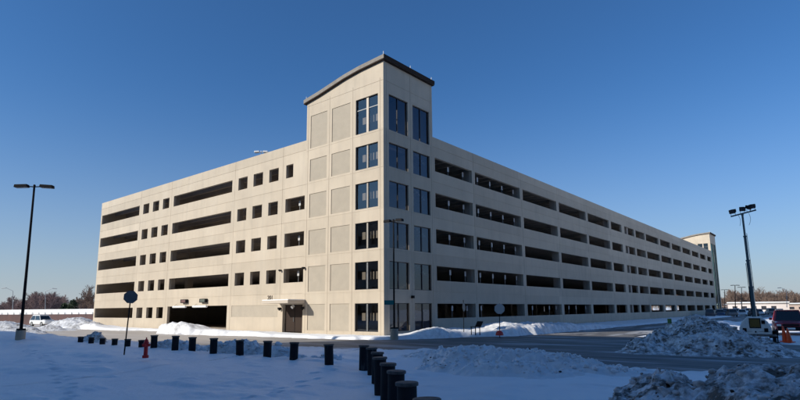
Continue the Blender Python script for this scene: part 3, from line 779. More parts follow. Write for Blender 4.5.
# ------------------------------------------------------------------ posts (bollards)
def proto_post():
    r = empty('bollard', cat='bollard', group='dark capped bollards around the snow field')
    b = MB(); b.lathe([(.155, -.6), (.155, .93)], 24); b.build('pipe', 'post', r, smooth=True)
    b = MB(); b.lathe([(.158, .925), (.178, .93), (.182, .945), (.182, .975), (.17, .985)], 24); b.build('cap', 'cap', r, smooth=True)
    return r
bp = proto_post(); firstb = True
def put_post(x, y, ztop, lab, s=1.0):
    global firstb
    o = bp if firstb else copy_tree(bp); firstb = False
    o.location = (x, y, ztop-.985); o.rotation_euler = (random.uniform(-.03, .03), random.uniform(-.03, .03), random.uniform(0, 6)); o.scale = (s, s, 1); o['label'] = lab
put_post(14.47, -17.6, .68, 'bollard at the corner where the two rows meet', .97)
for i, (x, y) in enumerate([(15.55, -18.33), (16.88, -19.6), (18.03, -20.74), (19.16, -21.8), (20.26, -22.83), (21.49, -24.0), (22.74, -25.12)]):
    put_post(x, y, .68, '%s bollard from the corner in the row running toward the viewer' % ORD[i], 1.0+.01*i)
for i, (x, zt) in enumerate([(13.03, .68), (11.09, .68), (9.5, .68), (7.7, .66), (5.7, .68), (3.95, .68), (2.4, .70), (.35, .68), (-.93, .41), (-2.57, .41), (-4.15, .39), (-5.7, .38), (-7.29, .39), (-8.84, .38)]):
    put_post(x, -17.8, zt, '%s bollard from the corner in the far row along the road' % ORD[i], 1.0 if i < 8 else .95)

# ------------------------------------------------------------------ hydrant
def hydrant(loc):
    r = empty('fire_hydrant', loc, FACE, label='red fire hydrant standing in the shaded snow beside the bollards', cat='fire hydrant')
    b = MB(); b.lathe([(.16, -.1), (.16, 0), (.105, .03), (.10, .34), (.12, .36), (.12, .50), (.135, .51), (.135, .545), (.11, .56), (.095, .62), (.055, .67), (.03, .69), (.03, .745)], 20); b.build('barrel', 'red', r, smooth=True)
    for s in (-1, 1):
        b = MB(); b.tube((0, s*.1, .43), (0, s*.19, .43), .05, .05, 12); b.tube((0, s*.17, .43), (0, s*.205, .43), .062, .055, 8); b.build('nozzle_cap', 'red', r, smooth=True)
    b = MB(); b.tube((.08, 0, .42), (.18, 0, .42), .065, .065, 14); b.tube((.17, 0, .42), (.205, 0, .42), .08, .07, 8); b.build('nozzle_cap', 'red', r, smooth=True)
p = at(145.5, 355.5, 21); hydrant((p.x, p.y, p.z)); bpy.data.objects['fire_hydrant'].scale = (.74, .74, .94)

# ------------------------------------------------------------------ octagonal signs
def oct_sign(name, base, top, rad, facing, lab, m='signback', pole='black', extra=None, zc=None):
    """pole from base to top; plate centred zc below the top"""
    base, top = Vector(base), Vector(top); r = empty(name, base, 0, label=lab, cat='traffic sign')
    d = top-base; b = MB(); b.tube((0, 0, -.5), d, .03, .028, 8); b.build('post', pole, r)
    c = d*(1-(rad if zc is None else zc)/d.length); b = MB()
    pts = [(math.cos(PI/8+k*PI/4)*rad, math.sin(PI/8+k*PI/4)*rad) for k in range(8)]
    b.prism(pts, -.038, -.032)
    b.box(-rad*.5, -.031, rad*.42, rad*.5, -.016, rad*.50); b.box(-rad*.5, -.031, -rad*.50, rad*.5, -.016, -rad*.42)
    dn = d.normalized(); fx = Vector((math.sin(facing), -math.cos(facing), 0)); fy = dn.cross(fx).normalized()*-1; fx2 = fy.cross(dn)*1
    mt = Matrix(((fx2.x, fy.x, dn.x, c.x), (fx2.y, fy.y, dn.y, c.y), (fx2.z, fy.z, dn.z, c.z), (0, 0, 0, 1)))
    b.xf(mt); b.build('plate', m, r)
    return r
oct_sign('stop_sign', at(124, 351, 23.6), at(131.5, 290.5, 24.4), .305, face(at(131, 300, 24)), 'leaning octagonal sign seen from behind, in the snow left of the hydrant')
oct_sign('stop_sign', at(499.5, 333.5, 40), at(499.5, 303.5, 40.4), .40, face(at(499, 300, 40)), 'pale octagonal sign back on a dark post with a red collar at its foot', 'signback_pale')
p = at(499.5, 334, 39.9)
b = MB(); b.lathe([(.30, -.1), (.26, .10), (.16, .22), (.05, .25)], 12); o = b.build('red_marker', 'redflap', None, smooth=True, label='low red collar heaped at the foot of the pale octagonal sign', cat='marker'); o.location = p+Vector((0, 0, 0))
oct_sign('stop_sign', at(463.8, 331, 41.5), at(463.3, 300, 42), .36, face(at(463, 300, 42))+1.25, 'dark narrow sign turned nearly edge-on beside the tower side wall', zc=.55)

# bench
p = at(475.5, 331, 40.5)
r = empty('bench', (p.x, p.y, p.z-.10), face(p)+PI/2-1.15, label='small dark bench half buried in snow by the side wall', cat='bench')
b = MB()
for i in range(3): b.box(-.5, -.2+i*.13, .40, .5, -.1+i*.13, .43)
b.build('seat', 'black', r)
b = MB(); b.quad((-.52, .2, .42), (.5, .2, .42), (.46, .42, .82), (-.56, .42, .82)); b.quad((-.52, .23, .42), (-.56, .45, .82), (.46, .45, .82), (.5, .23, .42)); b.build('backrest', 'black', r)
for x in (-.4, .36):
    b = MB(); b.box(x, -.2, -.2, x+.05, -.15, .4); b.box(x, .15, -.2, x+.05, .2, .4); b.build('leg', 'black', r)

# ------------------------------------------------------------------ street lamps
def street_lamp(base, top, lab, arm_dir, heads=((-1, 1), (1, 1)), pole_r=.09, foot=(.3, .75), group=None, mat_='black', hl=.62, arm=.45):
    base, top = Vector(base), Vector(top)
    r = empty('street_lamp', base, 0, label=lab, cat='street lamp', group=group)
    d = top-base
    if foot:
        b = MB(); b.lathe([(foot[0], -foot[1]-.3), (foot[0], -.0), (foot[0]-.03, .02)], 20); b.build('concrete_base', 'blasted', r, smooth=True)
        b = MB(); b.box(-.2, -.2, .02, .2, .2, .12); b.build('base_plate', mat_, r)
    b = MB(); b.tube((0, 0, .02), d, pole_r, pole_r*.62, 12); b.build('pole', mat_, r, smooth=True)
    a = Vector((math.cos(arm_dir), math.sin(arm_dir), 0)); pz = Vector((-a.y, a.x, 0))
    for s, _ in heads:
        b = MB(); b.tube(d-Vector((0, 0, .12)), d-Vector((0, 0, .10))+a*s*arm, .035, .035, 8)
        b.build('arm', mat_, r)
        c = d+a*s*(arm+hl*.5)-Vector((0, 0, .08))
        b = MB(); b.box(-hl/2, -.19, -.09, hl/2, .19, .09)
        b.v = [(x*(1 if z < 0 else .93), y*(1 if z < 0 else .85), z) for x, y, z in b.v]
        mt = Matrix.Translation(c) @ Matrix(((a.x*s, pz.x, 0, 0), (a.y*s, pz.y, 0, 0), (0, 0, 1, 0), (0, 0, 0, 1))) @ Matrix.Rotation(.05, 4, 'Y')
        b.xf(mt); h = b.build('lamp_head', mat_, r, bevel=.02)
        b = MB(); b.box(-hl/2+.05, -.15, -.105, hl/2-.05, .15, -.092); b.xf(mt); b.build('lens', 'duskylens', h)
    b = MB(); b.lathe([(.06, -.2), (.075, -.02), (.04, .03)], 12, tuple(d)); b.build('top_cap', mat_, r, smooth=True)
    return r
street_lamp(at(21.0, 330.5, 32.5), at(34.5, 185, 33.7), 'tall black twin-headed street lamp on a concrete footing at far left', FACE-PI/2+.12, heads=((-1, 1), (1, 1)), foot=(.26, .75), hl=.78, arm=.35)
lb = at(394.2, 329, 38.6); street_lamp(lb, at(393.5, 219.5, 39.8), 'dark twin-headed street lamp in front of the stair tower corner', FACE-PI/2-.55, foot=(.29, .55), pole_r=.075, hl=.55, arm=.25)
p = at(389, 302.5, 38.6)
b = MB(); b.box(-.34, -.02, -.16, .34, .02, .16); b.xf(Matrix.Translation(p) @ Matrix.Rotation(FACE+PI/2, 4, 'Z')); b.build('hanging_sign', 'teal', None, label='small teal sign fixed to the street lamp by the stair tower', cat='sign')
p = at(254, 158, 62); p.z = 16.25
rl = street_lamp((-20.6, 3.2, 16.27), (-20.6, 3.2, 19.15), 'short pale twin-headed lamp on the garage roof deck', FACE-PI/2, foot=None, pole_r=.06, mat_='white', hl=.55, arm=.2)

# right car park lamps and thin ones far left
for i, (u, vt, vb, d, nm) in enumerate(((735, 285, 309, 170, 'tallest distant car park lamp, first to the right of the garage end'), (741.5, 287, 309, 190, 'second distant car park lamp, just right of the tallest one'), (724.5, 289.5, 309, 210, 'faint distant car park lamp close to the garage end'))):
    bse = at(u, vb, d); bse.z = -.3; street_lamp(bse, at(u, vt, d), nm, FACE-PI/2, foot=None, pole_r=.16, hl=1.1, arm=.3, heads=((-1, 1), (1, 1)), group='distant car park lamps')
def pole(name, u, vt, vb, d, lab, curve=False):
    bse = at(u, vb, d); tp = at(u, vt, d); r = empty(name, bse, 0, label=lab, cat='street lamp')
    h = tp-bse; b = MB(); b.tube((0, 0, -1), h, .09, .055, 8); b.build('pole', 'grey', r)
    a = Vector((RT[0], RT[1], 0))*(1 if curve else -1)
    b = MB(); b.tube(h, h+a*1.6+Vector((0, 0, .7)), .05, .04, 8); b.tube(h+a*1.6+Vector((0, 0, .7)), h+a*2.6+Vector((0, 0, .6)), .1, .08, 8); b.build('arm', 'grey', r)
pole('street_lamp', 13, 291, 313, 120, 'thin grey street lamp left of the black twin-headed lamp')
pole('street_lamp', 45.5, 291.5, 313, 125, 'thin grey street lamp with a curved arm, over the left wall', True)
pole('street_lamp', 786.5, 290, 304, 160, 'pale pole above the parked maroon vehicle')

# ------------------------------------------------------------------ vehicles
def car(name, loc, rz, L, Wd, Hh, paint, lab, group=None, kind='suv', detail=True, snow=False, cat='car'):
    """x forward"""
    r = empty(name, loc, rz, label=lab, cat=cat, group=group)
    belt = Hh*.58 if kind == 'suv' else Hh*.60
    gc = .26 if kind == 'suv' else .18
    hw = Wd/2
    if kind == 'suv': st = [(-L/2, .55, belt*.96, .80), (-L/2+.06, .36, belt, .95), (-L/2+.6, .30, belt, 1), (0, .28, belt, 1), (L*.22, .28, belt*.985, 1), (L*.36, .30, belt*.95, .99), (L/2-.18, .33, belt*.90, .95), (L/2-.02, .45, belt*.80, .86)]
    else: st = [(-L/2, .45, belt*.88, .80), (-L/2+.08, .32, belt*.95, .95), (-L/2+.7, .22, belt, 1), (0, .2, belt, 1), (L*.2, .2, belt*.97, 1), (L*.36, .22, belt*.86, .98), (L/2-.18, .28, belt*.74, .93), (L/2-.02, .4, belt*.6, .84)]
    V = []; Fc = []; sec = 12
    for x, z0, z1, ww in st:
        w_ = hw*ww; h = z1-z0
        pr = [(-w_*.90, z0), (-w_*.98, z0+h*.12), (-w_, z0+h*.5), (-w_*.985, z0+h*.78), (-w_*.93, z1-.05), (-w_*.82, z1), (w_*.82, z1), (w_*.93, z1-.05), (w_*.985, z0+h*.78), (w_, z0+h*.5), (w_*.98, z0+h*.12), (w_*.90, z0)]
        V += [(x, y, z) for y, z in pr]
    for i in range(len(st)-1):
        for k in range(sec):
            j = (k+1) % sec; Fc.append((i*sec+k, i*sec+j, (i+1)*sec+j, (i+1)*sec+k))
    Fc.append(tuple(range(sec))); Fc.append(tuple((len(st)-1)*sec+k for k in reversed(range(sec))))
    b = MB(); b.v = V; b.f = Fc; body = b.build('body', paint, r, smooth=True, bevel=.015)
    # cabin: glass shell then roof and pillars
    if kind == 'suv': xb, xt = (-L/2+.12, L*.20), (-L/2+.45, L*.05)
    else: xb, xt = (-L/2+.55, L*.22), (-L/2+1.15, L*.04)
    y0, y1 = hw*.88, hw*.70; zt = Hh-.06
    b = MB(); b.v = [(xb[0], -y0, belt-.03), (xb[1], -y0, belt-.05), (xb[1], y0, belt-.05), (xb[0], y0, belt-.03), (xt[0], -y1, zt), (xt[1], -y1, zt), (xt[1], y1, zt), (xt[0], y1, zt)]
    b.f = [(0, 1, 5, 4), (1, 2, 6, 5), (2, 3, 7, 6), (3, 0, 4, 7), (4, 5, 6, 7)]; b.build('window', 'carglass', r)
    b = MB(); b.box(xt[0]-.03, -y1-.02, zt-.02, xt[1]+.03, y1+.02, Hh)
    P_ = [Vector(v) for v in ((xb[0], -y0, belt-.03), (xb[1], -y0, belt-.05), (xb[1], y0, belt-.05), (xb[0], y0, belt-.03), (xt[0], -y1, zt), (xt[1], -y1, zt), (xt[1], y1, zt), (xt[0], y1, zt))]
    for i in range(4): b.tube(P_[i], P_[i+4], .055, .045, 6)
    for s in (0, 3):
        a = P_[0 if s == 0 else 3].lerp(P_[1 if s == 0 else 2], .48); c = P_[4 if s == 0 else 7].lerp(P_[5 if s == 0 else 6], .45); b.tube(a, c, .05, .045, 6)
    b.build('roof', paint, r, bevel=.02)
    if snow:
        b = MB(); b.box(xt[0], -y1, Hh+.002, xt[1], y1, Hh+.07); b.box(L*.24, -hw*.7, belt*.99, L*.40, hw*.7, belt*.99+.05); b.build('snow_layer', 'snow_far', r, bevel=.03)
    wr = .38 if kind == 'suv' else .31
    for sx in (-L*.31, L*.31):
        for sy in (-1, 1):
            b = MB(); b.tube((sx, sy*(hw-.24), wr-.02), (sx, sy*(hw+.01), wr-.02), wr, wr, 20); wo = b.build('wheel', 'rubber', r, smooth=True)
            b = MB(); b.tube((sx, sy*(hw+.012), wr-.02), (sx, sy*(hw+.02), wr-.02), wr*.62, wr*.55, 14); b.build('rim', 'grey', wo)
    fx = L/2
    if detail:
        b = MB(); b.box(fx-.10, -hw*.80, .36, fx+.05, hw*.80, .62); b.build('bumper', 'black', r, bevel=.04)
        b = MB(); b.box(fx-.06, -hw*.50, .66, fx+.012, hw*.50, belt*.76); gr = b.build('grille', 'black', r, bevel=.02)
        b = MB()
        for i in range(3): b.box(fx+.01, -hw*.47, .72+i*.1, fx+.03, hw*.47, .74+i*.1)
        b.build('grille_bar', 'rubber', gr)
        for s in (-1, 1):
            b = MB(); b.box(fx-.16, s*hw*.56-.0 if s > 0 else -hw*.84, belt*.63, fx+.0, hw*.84 if s > 0 else -hw*.56, belt*.77); b.build('headlight', 'lamp', r, bevel=.03)
            b = MB(); b.box(xb[1]-.25, s*hw*1.02 if s > 0 else -hw*1.22, belt+.02, xb[1]-.08, hw*1.22 if s > 0 else -hw*1.02, belt+.2); b.build('side_mirror', paint, r, bevel=.04)
        b = MB(); b.box(fx+.052, -.24, .42, fx+.06, .24, .54); b.build('licence_plate', 'white', r)
    return r
p = at(789.5, 332, 39.5)
car('parked_car', (p.x, p.y, -.16), face(p)+.05, 4.8, 1.95, 1.76, 'maroon', 'maroon sport utility vehicle parked facing the viewer behind the orange cones')
M['car_white'] = mat('white_car_paint', (.75, .76, .76), .3); M['car_blue'] = mat('blue_car_paint', (.08, .12, .2), .3); M['car_grey'] = mat('grey_car_paint', (.2, .21, .22), .3); M['car_dark'] = mat('dark_car_paint', (.08, .08, .09), .4); M['car_silver'] = mat('silver_car_paint', (.45, .46, .47), .3)
p = at(43, 321, 84); car('parked_car', (p.x, p.y, -.30), face(p)+.45, 4.7, 1.85, 1.7, 'car_white', 'white sport utility vehicle among the sunlit snow heaps at left', detail=False, snow=True)
far = [(706, 120, 'car_dark', 'dark'), (716, 128, 'car_blue', 'blue'), (727, 122, 'car_grey', 'grey'), (738, 130, 'car_white', 'white'), (749, 124, 'car_dark', 'black'), (712, 150, 'car_silver', 'silver'), (733, 155, 'car_silver', 'pale silver'), (755, 140, 'car_white', 'off-white'), (766, 150, 'car_grey', 'mid-grey'), (776, 135, 'car_silver', 'bright silver'), (744, 170, 'car_white', 'plain white'), (721, 175, 'car_dark', 'near-black')]
for i, (u, d, m_, c_) in enumerate(far):
    p = at(u+4, 312, d)
    car('parked_car', (p.x, p.y, -.33), .15+(i % 3)*.08+(PI if i % 2 else 0)+PI/2, 4.7, 1.85, 1.6 if i % 2 else 1.75, m_, '%s car with snow on its roof in the distant car park, %s from the left' % (c_, ORD[i]) if False else 'snow topped %s car in the distant car park right of the garage' % c_, 'cars in the distant car park', 'suv' if i % 2 == 0 else 'sedan', False, True)

# ------------------------------------------------------------------ mobile light tower
def light_tower():
    b0 = at(756.5, 339, 32.3); b0.z = -.12; HD = face(b0)+PI/2; SC = Vector((.80, .84, 1.0))
    r = empty('light_tower', b0, HD, label='white trailer light tower with a tall leaning telescopic mast and floodlights', cat='light tower'); r.scale = SC
    # cowl: local x across the view, y away
    out = [(-1.0, .35), (-1.02, .72), (-.82, 1.08), (-.45, 1.38), (.45, 1.38), (.82, 1.08), (1.02, .72), (1.0, .35)]
    b = MB(); b.prism(out, -.75, .95); b.build('cowl', 'white', r, bevel=.05)
    b = MB(); b.box(-.30, -.79, .78, .30, -.755, 1.24); pnl = b.build('control_panel', 'amber', r)
    b = MB(); b.box(-.36, -.775, .72, -.305, -.752, 1.30); b.box(.305, -.775, .72, .36, -.752, 1.30); b.box(-.305, -.775, 1.245, .305, -.752, 1.30); b.box(-.305, -.775, .72, .305, -.752, .775); b.build('panel_frame', 'black', pnl)
    for (x, z, s) in ((-.68, .62, .12), (.66, .62, .12), (.52, 1.08, .11)):
        b = MB(); b.box(x-s, -.78, z-s, x+s, -.752, z+s*.8); b.build('vent', 'black', r)
    b = MB(); b.tube((0, -.78, .5), (0, -.75, .5), .05, .05, 10); b.box(-.9, -.765, .52, -.2, -.752, .53); b.box(.2, -.765, .52, .9, -.752, .53); b.build('latch', 'black', r)
    b = MB(); b.box(-1.25, -.6, .22, 1.25, .8, .35); b.box(-.05, -2.1, .25, .05, -.6, .33); b.build('chassis', 'grey', r)
    for s in (-1, 1):
        b = MB(); b.tube((s*1.02, .15, .18), (s*1.24, .15, .18), .33, .33, 20); wo = b.build('wheel', 'rubber', r, smooth=True)
        b = MB(); b.tube((s*1.242, .15, .18), (s*1.25, .15, .18), .18, .16, 12); b.build('rim', 'grey', wo)
        b = MB(); b.box(s*1.02 if s > 0 else -1.30, -.3, .5, 1.30 if s > 0 else -1.02, .6, .56); b.build('fender', 'black', r, bevel=.02)
        b = MB(); b.tube((s*.8, -.7, .2), (s*1.35, -.7, .2), .05, .05, 8); b.tube((s*1.3, -.7, -.1), (s*1.3, -.7, .7), .04, .04, 8); b.tube((s*1.3, -.7, -.12), (s*1.3, -.7, -.08), .12, .12, 10); b.build('outrigger', 'black', r)
    # mast
    top = at(742.3, 214, 33.2)-b0
    rot = Matrix.Rotation(-HD, 4, 'Z'); top = (rot @ top); top = Vector((top.x/SC.x, top.y/SC.y, top.z/SC.z)); base = Vector((0.05, .1, .9)); top = Vector(top)
    def sq(mb, p, q, w):
        s0 = len(mb.v); L_ = (q-p).length; mb.box(-w/2, -w/2, 0, w/2, w/2, L_)
        mb.xf(Matrix.Translation(p) @ (q-p).to_track_quat('Z', 'Y').to_matrix().to_4x4(), s0)
    ws = [.25, .205, .165, .125]; fr = [0, .34, .58, .80, 1.0]
    for i in range(4):
        b = MB(); sq(b, base.lerp(top, fr[i]), base.lerp(top, fr[i+1]), ws[i])
        q = base.lerp(top, fr[i+1]); sq(b, base.lerp(top, fr[i+1]-.012), q+Vector((0, 0, .005)), ws[i]+.05)
        b.build('mast_section', 'mast', r)
    b = MB(); b.tube(base+Vector((-.16, -.17, 0)), base.lerp(top, .55)+Vector((-.16, -.12, 0)), .022, .02, 6); b.tube(base.lerp(top, .3)+Vector((.17, -.1, 0)), base.lerp(top, .82)+Vector((.13, -.1, 0)), .018, .018, 6)
    b.build('cable', 'black', r)
    # crossbar and floodlights
    bl, br = top+Vector((-.78, 0, -.10)), top+Vector((.92, .05, .18))
    b = MB(); b.tube(bl, br, .045, .045, 8); cb = b.build('crossbar', 'mast', r)
    for i, (x, s) in enumerate(((-.60, .24), (.02, .22), (.70, .24), (.42, .17))):
        c = bl.lerp(br, (x+.78)/1.7)+Vector((0, 0, .30))
        b = MB(); b.box(-s, -.16, -.13, s, .16, .13); b.v = [(vx*(1 if vy < 0 else .75), vy, vz*(1 if vy < 0 else .7)) for vx, vy, vz in b.v]
        b.xf(Matrix.Translation(c) @ Matrix.Rotation((-.5, .2, -.3, .9)[i], 4, 'Z') @ Matrix.Rotation(.35, 4, 'X')); fl = b.build('floodlight', 'black', r, bevel=.03)
        b = MB(); b.box(-s*.86, -.175, -.12, s*.86, -.163, .12); b.xf(Matrix.Translation(c) @ Matrix.Rotation((-.5, .2, -.3, .9)[i], 4, 'Z') @ Matrix.Rotation(.35, 4, 'X')); b.build('lens', 'darklens', fl)
        b = MB(); b.tube(c-Vector((s*.6, 0, .12)), c-Vector((s*.6, 0, .3)), .015, .015, 6); b.tube(c-Vector((-s*.6, 0, .12)), c-Vector((-s*.6, 0, .3)), .015, .015, 6); b.build('bracket', 'mast', fl)
    for x in (-.32, .42):
        b = MB(); pr = None
        for t_ in range(9):
            tt = t_/8; q = top+Vector((x*(1-tt*.2)+.12*math.sin(tt*3), 0, .02-tt*.75))
            if pr is not None: b.tube(pr, q, .012, .012, 5, False)
            pr = q
        b.build('cable', 'black', r)
light_tower()

# ------------------------------------------------------------------ cones: two tall narrow ones side by side
def cone(u, v, d, lean, lab, h=.78):
    p = at(u, v, d); r = empty('traffic_cone', p, random.random(), label=lab, cat='traffic cone', group='orange cones by the maroon vehicle')
    b = MB(); b.box(-.17, -.17, 0, .17, .17, .035); b.build('base', 'orange', r)
    b = MB(); b.lathe([(.13, .035), (.03, h), (.02, h+.01)], 20); b.build('cone', 'orange', r, smooth=True)
    r.rotation_euler = (lean[0], lean[1], r.rotation_euler[2])
cone(785.6, 341.5, 25.5, (.06, -.16), 'left leaning orange cone in front of the maroon vehicle', .72)
cone(789.6, 342.5, 25.3, (.02, -.10), 'right orange cone in front of the maroon vehicle', .66)

# ------------------------------------------------------------------ yellow-green marker on the pile
p = at(669.5, 321, 28.5)
b = MB(); b.box(-.10, -.02, -.12, .10, .02, .12); b.xf(Matrix.Rotation(FACE+PI/2, 4, 'Z')); o = b.build('marker_flag', mat('lime_marker', (.10, .22, .05), .6), None, label='small green marker poking out of the big snow heap', cat='marker'); o.location = p

# ------------------------------------------------------------------ far left wall and low roofs
a = at(-60, 320, 104); c = at(99, 320, 88)
a.z = c.z = -.4
dr_ = (c-a).normalized(); nrm = Vector((-dr_.y, dr_.x, 0))
if nrm.dot(Vector(CAM)-a) < 0: nrm = -nrm
def slab(name, a, c, z0, z1, dep, m, parent=None, **k):
    b = MB(); p = [a, c, c-nrm*dep, a-nrm*dep]
    b.v = [(q.x, q.y, z) for z in (z0, z1) for q in p]; b.f = [(3, 2, 1, 0), (4, 5, 6, 7), (0, 1, 5, 4), (1, 2, 6, 5), (2, 3, 7, 6), (3, 0, 4, 7)]
    return b.build(name, m, parent, **k)
wl = empty('retaining_wall', (0, 0, 0), label='long low maroon wall with a snow covered deck beyond the left yard', cat='wall')
slab('wall', a, c, -.4, 1.5, .6, 'brick', wl)
slab('snow_layer', a-nrm*.1, c-nrm*.1, 1.505, 2.35, 14, 'snow_far', wl)
b = MB(); n = 26
for i in range(n+1):
    q = a.lerp(c, i/n); b.tube((q.x, q.y, 1.3), (q.x, q.y, 1.85), .05, .05, 6)
wl_r = b.build('railing', 'grey', wl, kind='stuff')

# ------------------------------------------------------------------ trees
def tree_arrays(seed, Ht, levels=5, spread=.5, base_r=None, nb=3, shrink=.72, rmin=.018, low=.25):
    """bare tree: tapered three sided branches; returns V, F"""
    r = random.Random(seed); segs = []
    base_r = base_r or Ht*.018
    def grow(p, d, L, rad, lev):
        n = 3 if lev < 2 else 2
        for i in range(n):
            q = p+d*(L/n); r2 = rad*(1-.32/n)
            segs.append((p, q, rad, r2)); p = q; rad = r2
            d = (d+Vector((r.gauss(0, .10), r.gauss(0, .10), r.gauss(.03, .06)))).normalized()
            if lev < levels and (lev > 0 or i > 0):
                k = 1 if lev < 1 else r.choice((1, 1, 2))
                for _ in range(k):
                    a = r.uniform(0, 2*PI); o = d.orthogonal().normalized(); o = Matrix.Rotation(a, 3, d) @ o
                    nd = (d*(1-spread*.6)+o*spread*r.uniform(.7, 1.3)+Vector((0, 0, .12))).normalized()
                    grow(p, nd, L*shrink*r.uniform(.65, 1.0), max(rad*.58, rmin), lev+1)
        if lev < levels:
            for _ in range(nb-1):
                a = r.uniform(0, 2*PI); o = Matrix.Rotation(a, 3, d) @ d.orthogonal().normalized()
                nd = (d+o*spread*r.uniform(.5, 1.1)).normalized()
                grow(p, nd, L*shrink*r.uniform(.75, 1.05), max(rad*.72, rmin), lev+1)
    grow(Vector((0, 0, -.3)), Vector((r.gauss(0, .04), r.gauss(0, .04), 1)).normalized(), Ht*.30, base_r, 0)
    V = []; F = []
    for p, q, r0, r1 in segs:
        d = (q-p).normalized(); a = d.orthogonal().normalized(); b = d.cross(a); i = len(V)
        for t in (0, 2.094, 4.189):
            e = a*math.cos(t)+b*math.sin(t); V.append(tuple(p+e*r0)); V.append(tuple(q+e*r1))
        F += [(i, i+2, i+3, i+1), (i+2, i+4, i+5, i+3), (i+4, i, i+1, i+5)]
    V = np.array(V); F = np.array(F); V[:, 2] *= Ht/V[:, 2].max()
    return V, F
PR = [tree_arrays(s, 10, 4, .55, .16, 3, .74, .035) for s in range(6)]
def wood(name, pts, m, lab, **k):
    r = np.random.default_rng(3); Vs = []; Fs = []; o = 0
    for x, y, h in pts:
        V, F = PR[r.integers(len(PR))]; a = r.uniform(0, 6.28); c, s = math.cos(a), math.sin(a); R = np.array([[c, -s, 0], [s, c, 0], [0, 0, 1]])
        w_ = r.uniform(1.0, 1.5)
        Vs.append((V*np.array([w_, w_, 1])*h/10)@R.T+np.array([x, y, -.4])); Fs.append(F+o); o += len(V)
    return arrays(name, np.concatenate(Vs), np.concatenate(Fs), m, kind='stuff', label=lab, **k)
def line_pts(u0, u1, d0, d1, n, h0, h1, seed):
    r = random.Random(seed); o = []
    for _ in range(n):
        u = r.uniform(u0, u1); d = r.uniform(d0, d1); p = at(u, 306, d)
        k = .75+.5*float(vnoise(np.array([u*.05]), np.array([.3]), seed)[0]); o.append((p.x, p.y, r.uniform(h0, h1)*k))
    return o
wood('woodland', line_pts(640, 930, 250, 360, 520, 6.5, 11.0, 1), 'bark', 'brown leafless woodland along the horizon at right')
wood('woodland', line_pts(-160, 60, 190, 260, 260, 6.2, 9.0, 2), 'bark_red', 'reddish leafless woodland along the horizon at left')
wood('woodland', line_pts(40, 130, 200, 270, 90, 5.0, 7.0, 4), 'bark_red', 'lower reddish scrub wood on the horizon behind the evergreens')
# nearer bare trees by the left end of the garage
for i, (u, d, h, lab) in enumerate(((88, 118, 8.2, 'bare tree rising just left of the garage end'), (80, 124, 6.0, 'thin bare tree behind the right side of the evergreens'), (95, 112, 6.6, 'bare tree partly hidden by the garage end'),
        (13, 170, 7.6, 'rounded bare tree left of the black lamp pole'), (34, 172, 8.0, 'widest bare tree right of the black lamp pole'))):
    V, F = tree_arrays(30+i, h, 5, .5, .16, 3, .72, .022)
    p = at(u, 312, d); r = empty('bare_tree', (p.x, p.y, -.3), label=lab, cat='tree')
    n0 = 9; arrays('trunk', V[:n0*2], F[:n0], 'bark', r); arrays('crown', V, F[9:], 'bark_red' if i > 2 else 'bark', r)
# evergreens
def evergreen(u, d, h, rad, lab, seed):
    p = at(u, 312, d); r = empty('evergreen_tree', (p.x, p.y, -.3), label=lab, cat='tree')
    b = MB(); b.tube((0, 0, -.2), (0, 0, h*.8), .16, .03, 8); b.build('trunk', 'bark', r)
    g_ = np.random.default_rng(seed); V = []; F = []
    for k in range(120):
        z = h*(.06+.94*g_.random()**1.3); a = g_.uniform(0, 6.28); R_ = rad*(1-z/h)**.75*g_.uniform(.7, 1.15)+.15
        n = 26
        for _ in range(n):
            t = g_.random()**.6; q = np.array([math.cos(a)*R_*t, math.sin(a)*R_*t, z-R_*t*.18])+g_.normal(0, .13, 3)
            e1 = g_.normal(0, .13, 3); e2 = g_.normal(0, .10, 3); i = len(V); V += [q-e1, q+e2, q+e1, q-e2]; F.append((i, i+1, i+2, i+3))
    arrays('crown', V, F, 'needle', r)
evergreen(72, 112, 4.6, 2.3, 'dark green evergreen, the larger one left of the garage', 1)
evergreen(64, 115, 3.9, 1.8, 'dark green evergreen, the smaller one further left of the garage', 2)

# ------------------------------------------------------------------ low distant buildings at right
def low_building(u, d, w_, dep, h, rz, m, lab):
    p = at(u, 306, d); r = empty('low_building', (p.x, p.y, -.35), rz, label=lab, cat='building')
    wins = [(-w_/2+1.5+i*3.2, -w_/2+3.2+i*3.2, 1.0, h-.9) for i in range(int((w_-2)/3.2))]
    def dd(u_, v_):
        return .08 if any(a_ < u_ < b_ and c_ < v_ < e_ for a_, b_, c_, e_ in wins) else 0
    us = [-w_/2, w_/2]+[q for t_ in wins for q in t_[:2]]; vs = [0, h]+[q for t_ in wins for q in t_[2:]]
    b = MB(); stepped(b, us, vs, dd, (0, -dep/2, 0), (1, 0, 0), (0, -1, 0), .3)
    b.box(-w_/2, -dep/2+.3, 0, -w_/2+.3, dep/2, h); b.box(w_/2-.3, -dep/2+.3, 0, w_/2, dep/2, h); b.box(-w_/2+.3, dep/2-.3, 0, w_/2-.3, dep/2, h); b.build('wall', m, r, recalc=False)
    for a_, b_, c_, e_ in wins:
        g2 = MB(); g2.quad((a_+.03, -dep/2+.07, c_+.03), (b_-.03, -dep/2+.07, c_+.03), (b_-.03, -dep/2+.07, e_-.03), (a_+.03, -dep/2+.07, e_-.03)); g2.build('window', 'frame', r, recalc=False)
    b = MB(); b.box(-w_/2-.4, -dep/2-.4, h+.002, w_/2+.4, dep/2+.4, h+.35); rf = b.build('roof', 'coping', r)
    b = MB(); b.box(-w_/2-.3, -dep/2-.3, h+.352, w_/2+.3, dep/2+.3, h+.7); b.build('snow_layer', 'snow_far', rf, bevel=.1)
M['tan'] = mat('tan_siding', (.48, .36, .29), .8); M['pale'] = mat('pale_siding', (.6, .52, .47), .8)
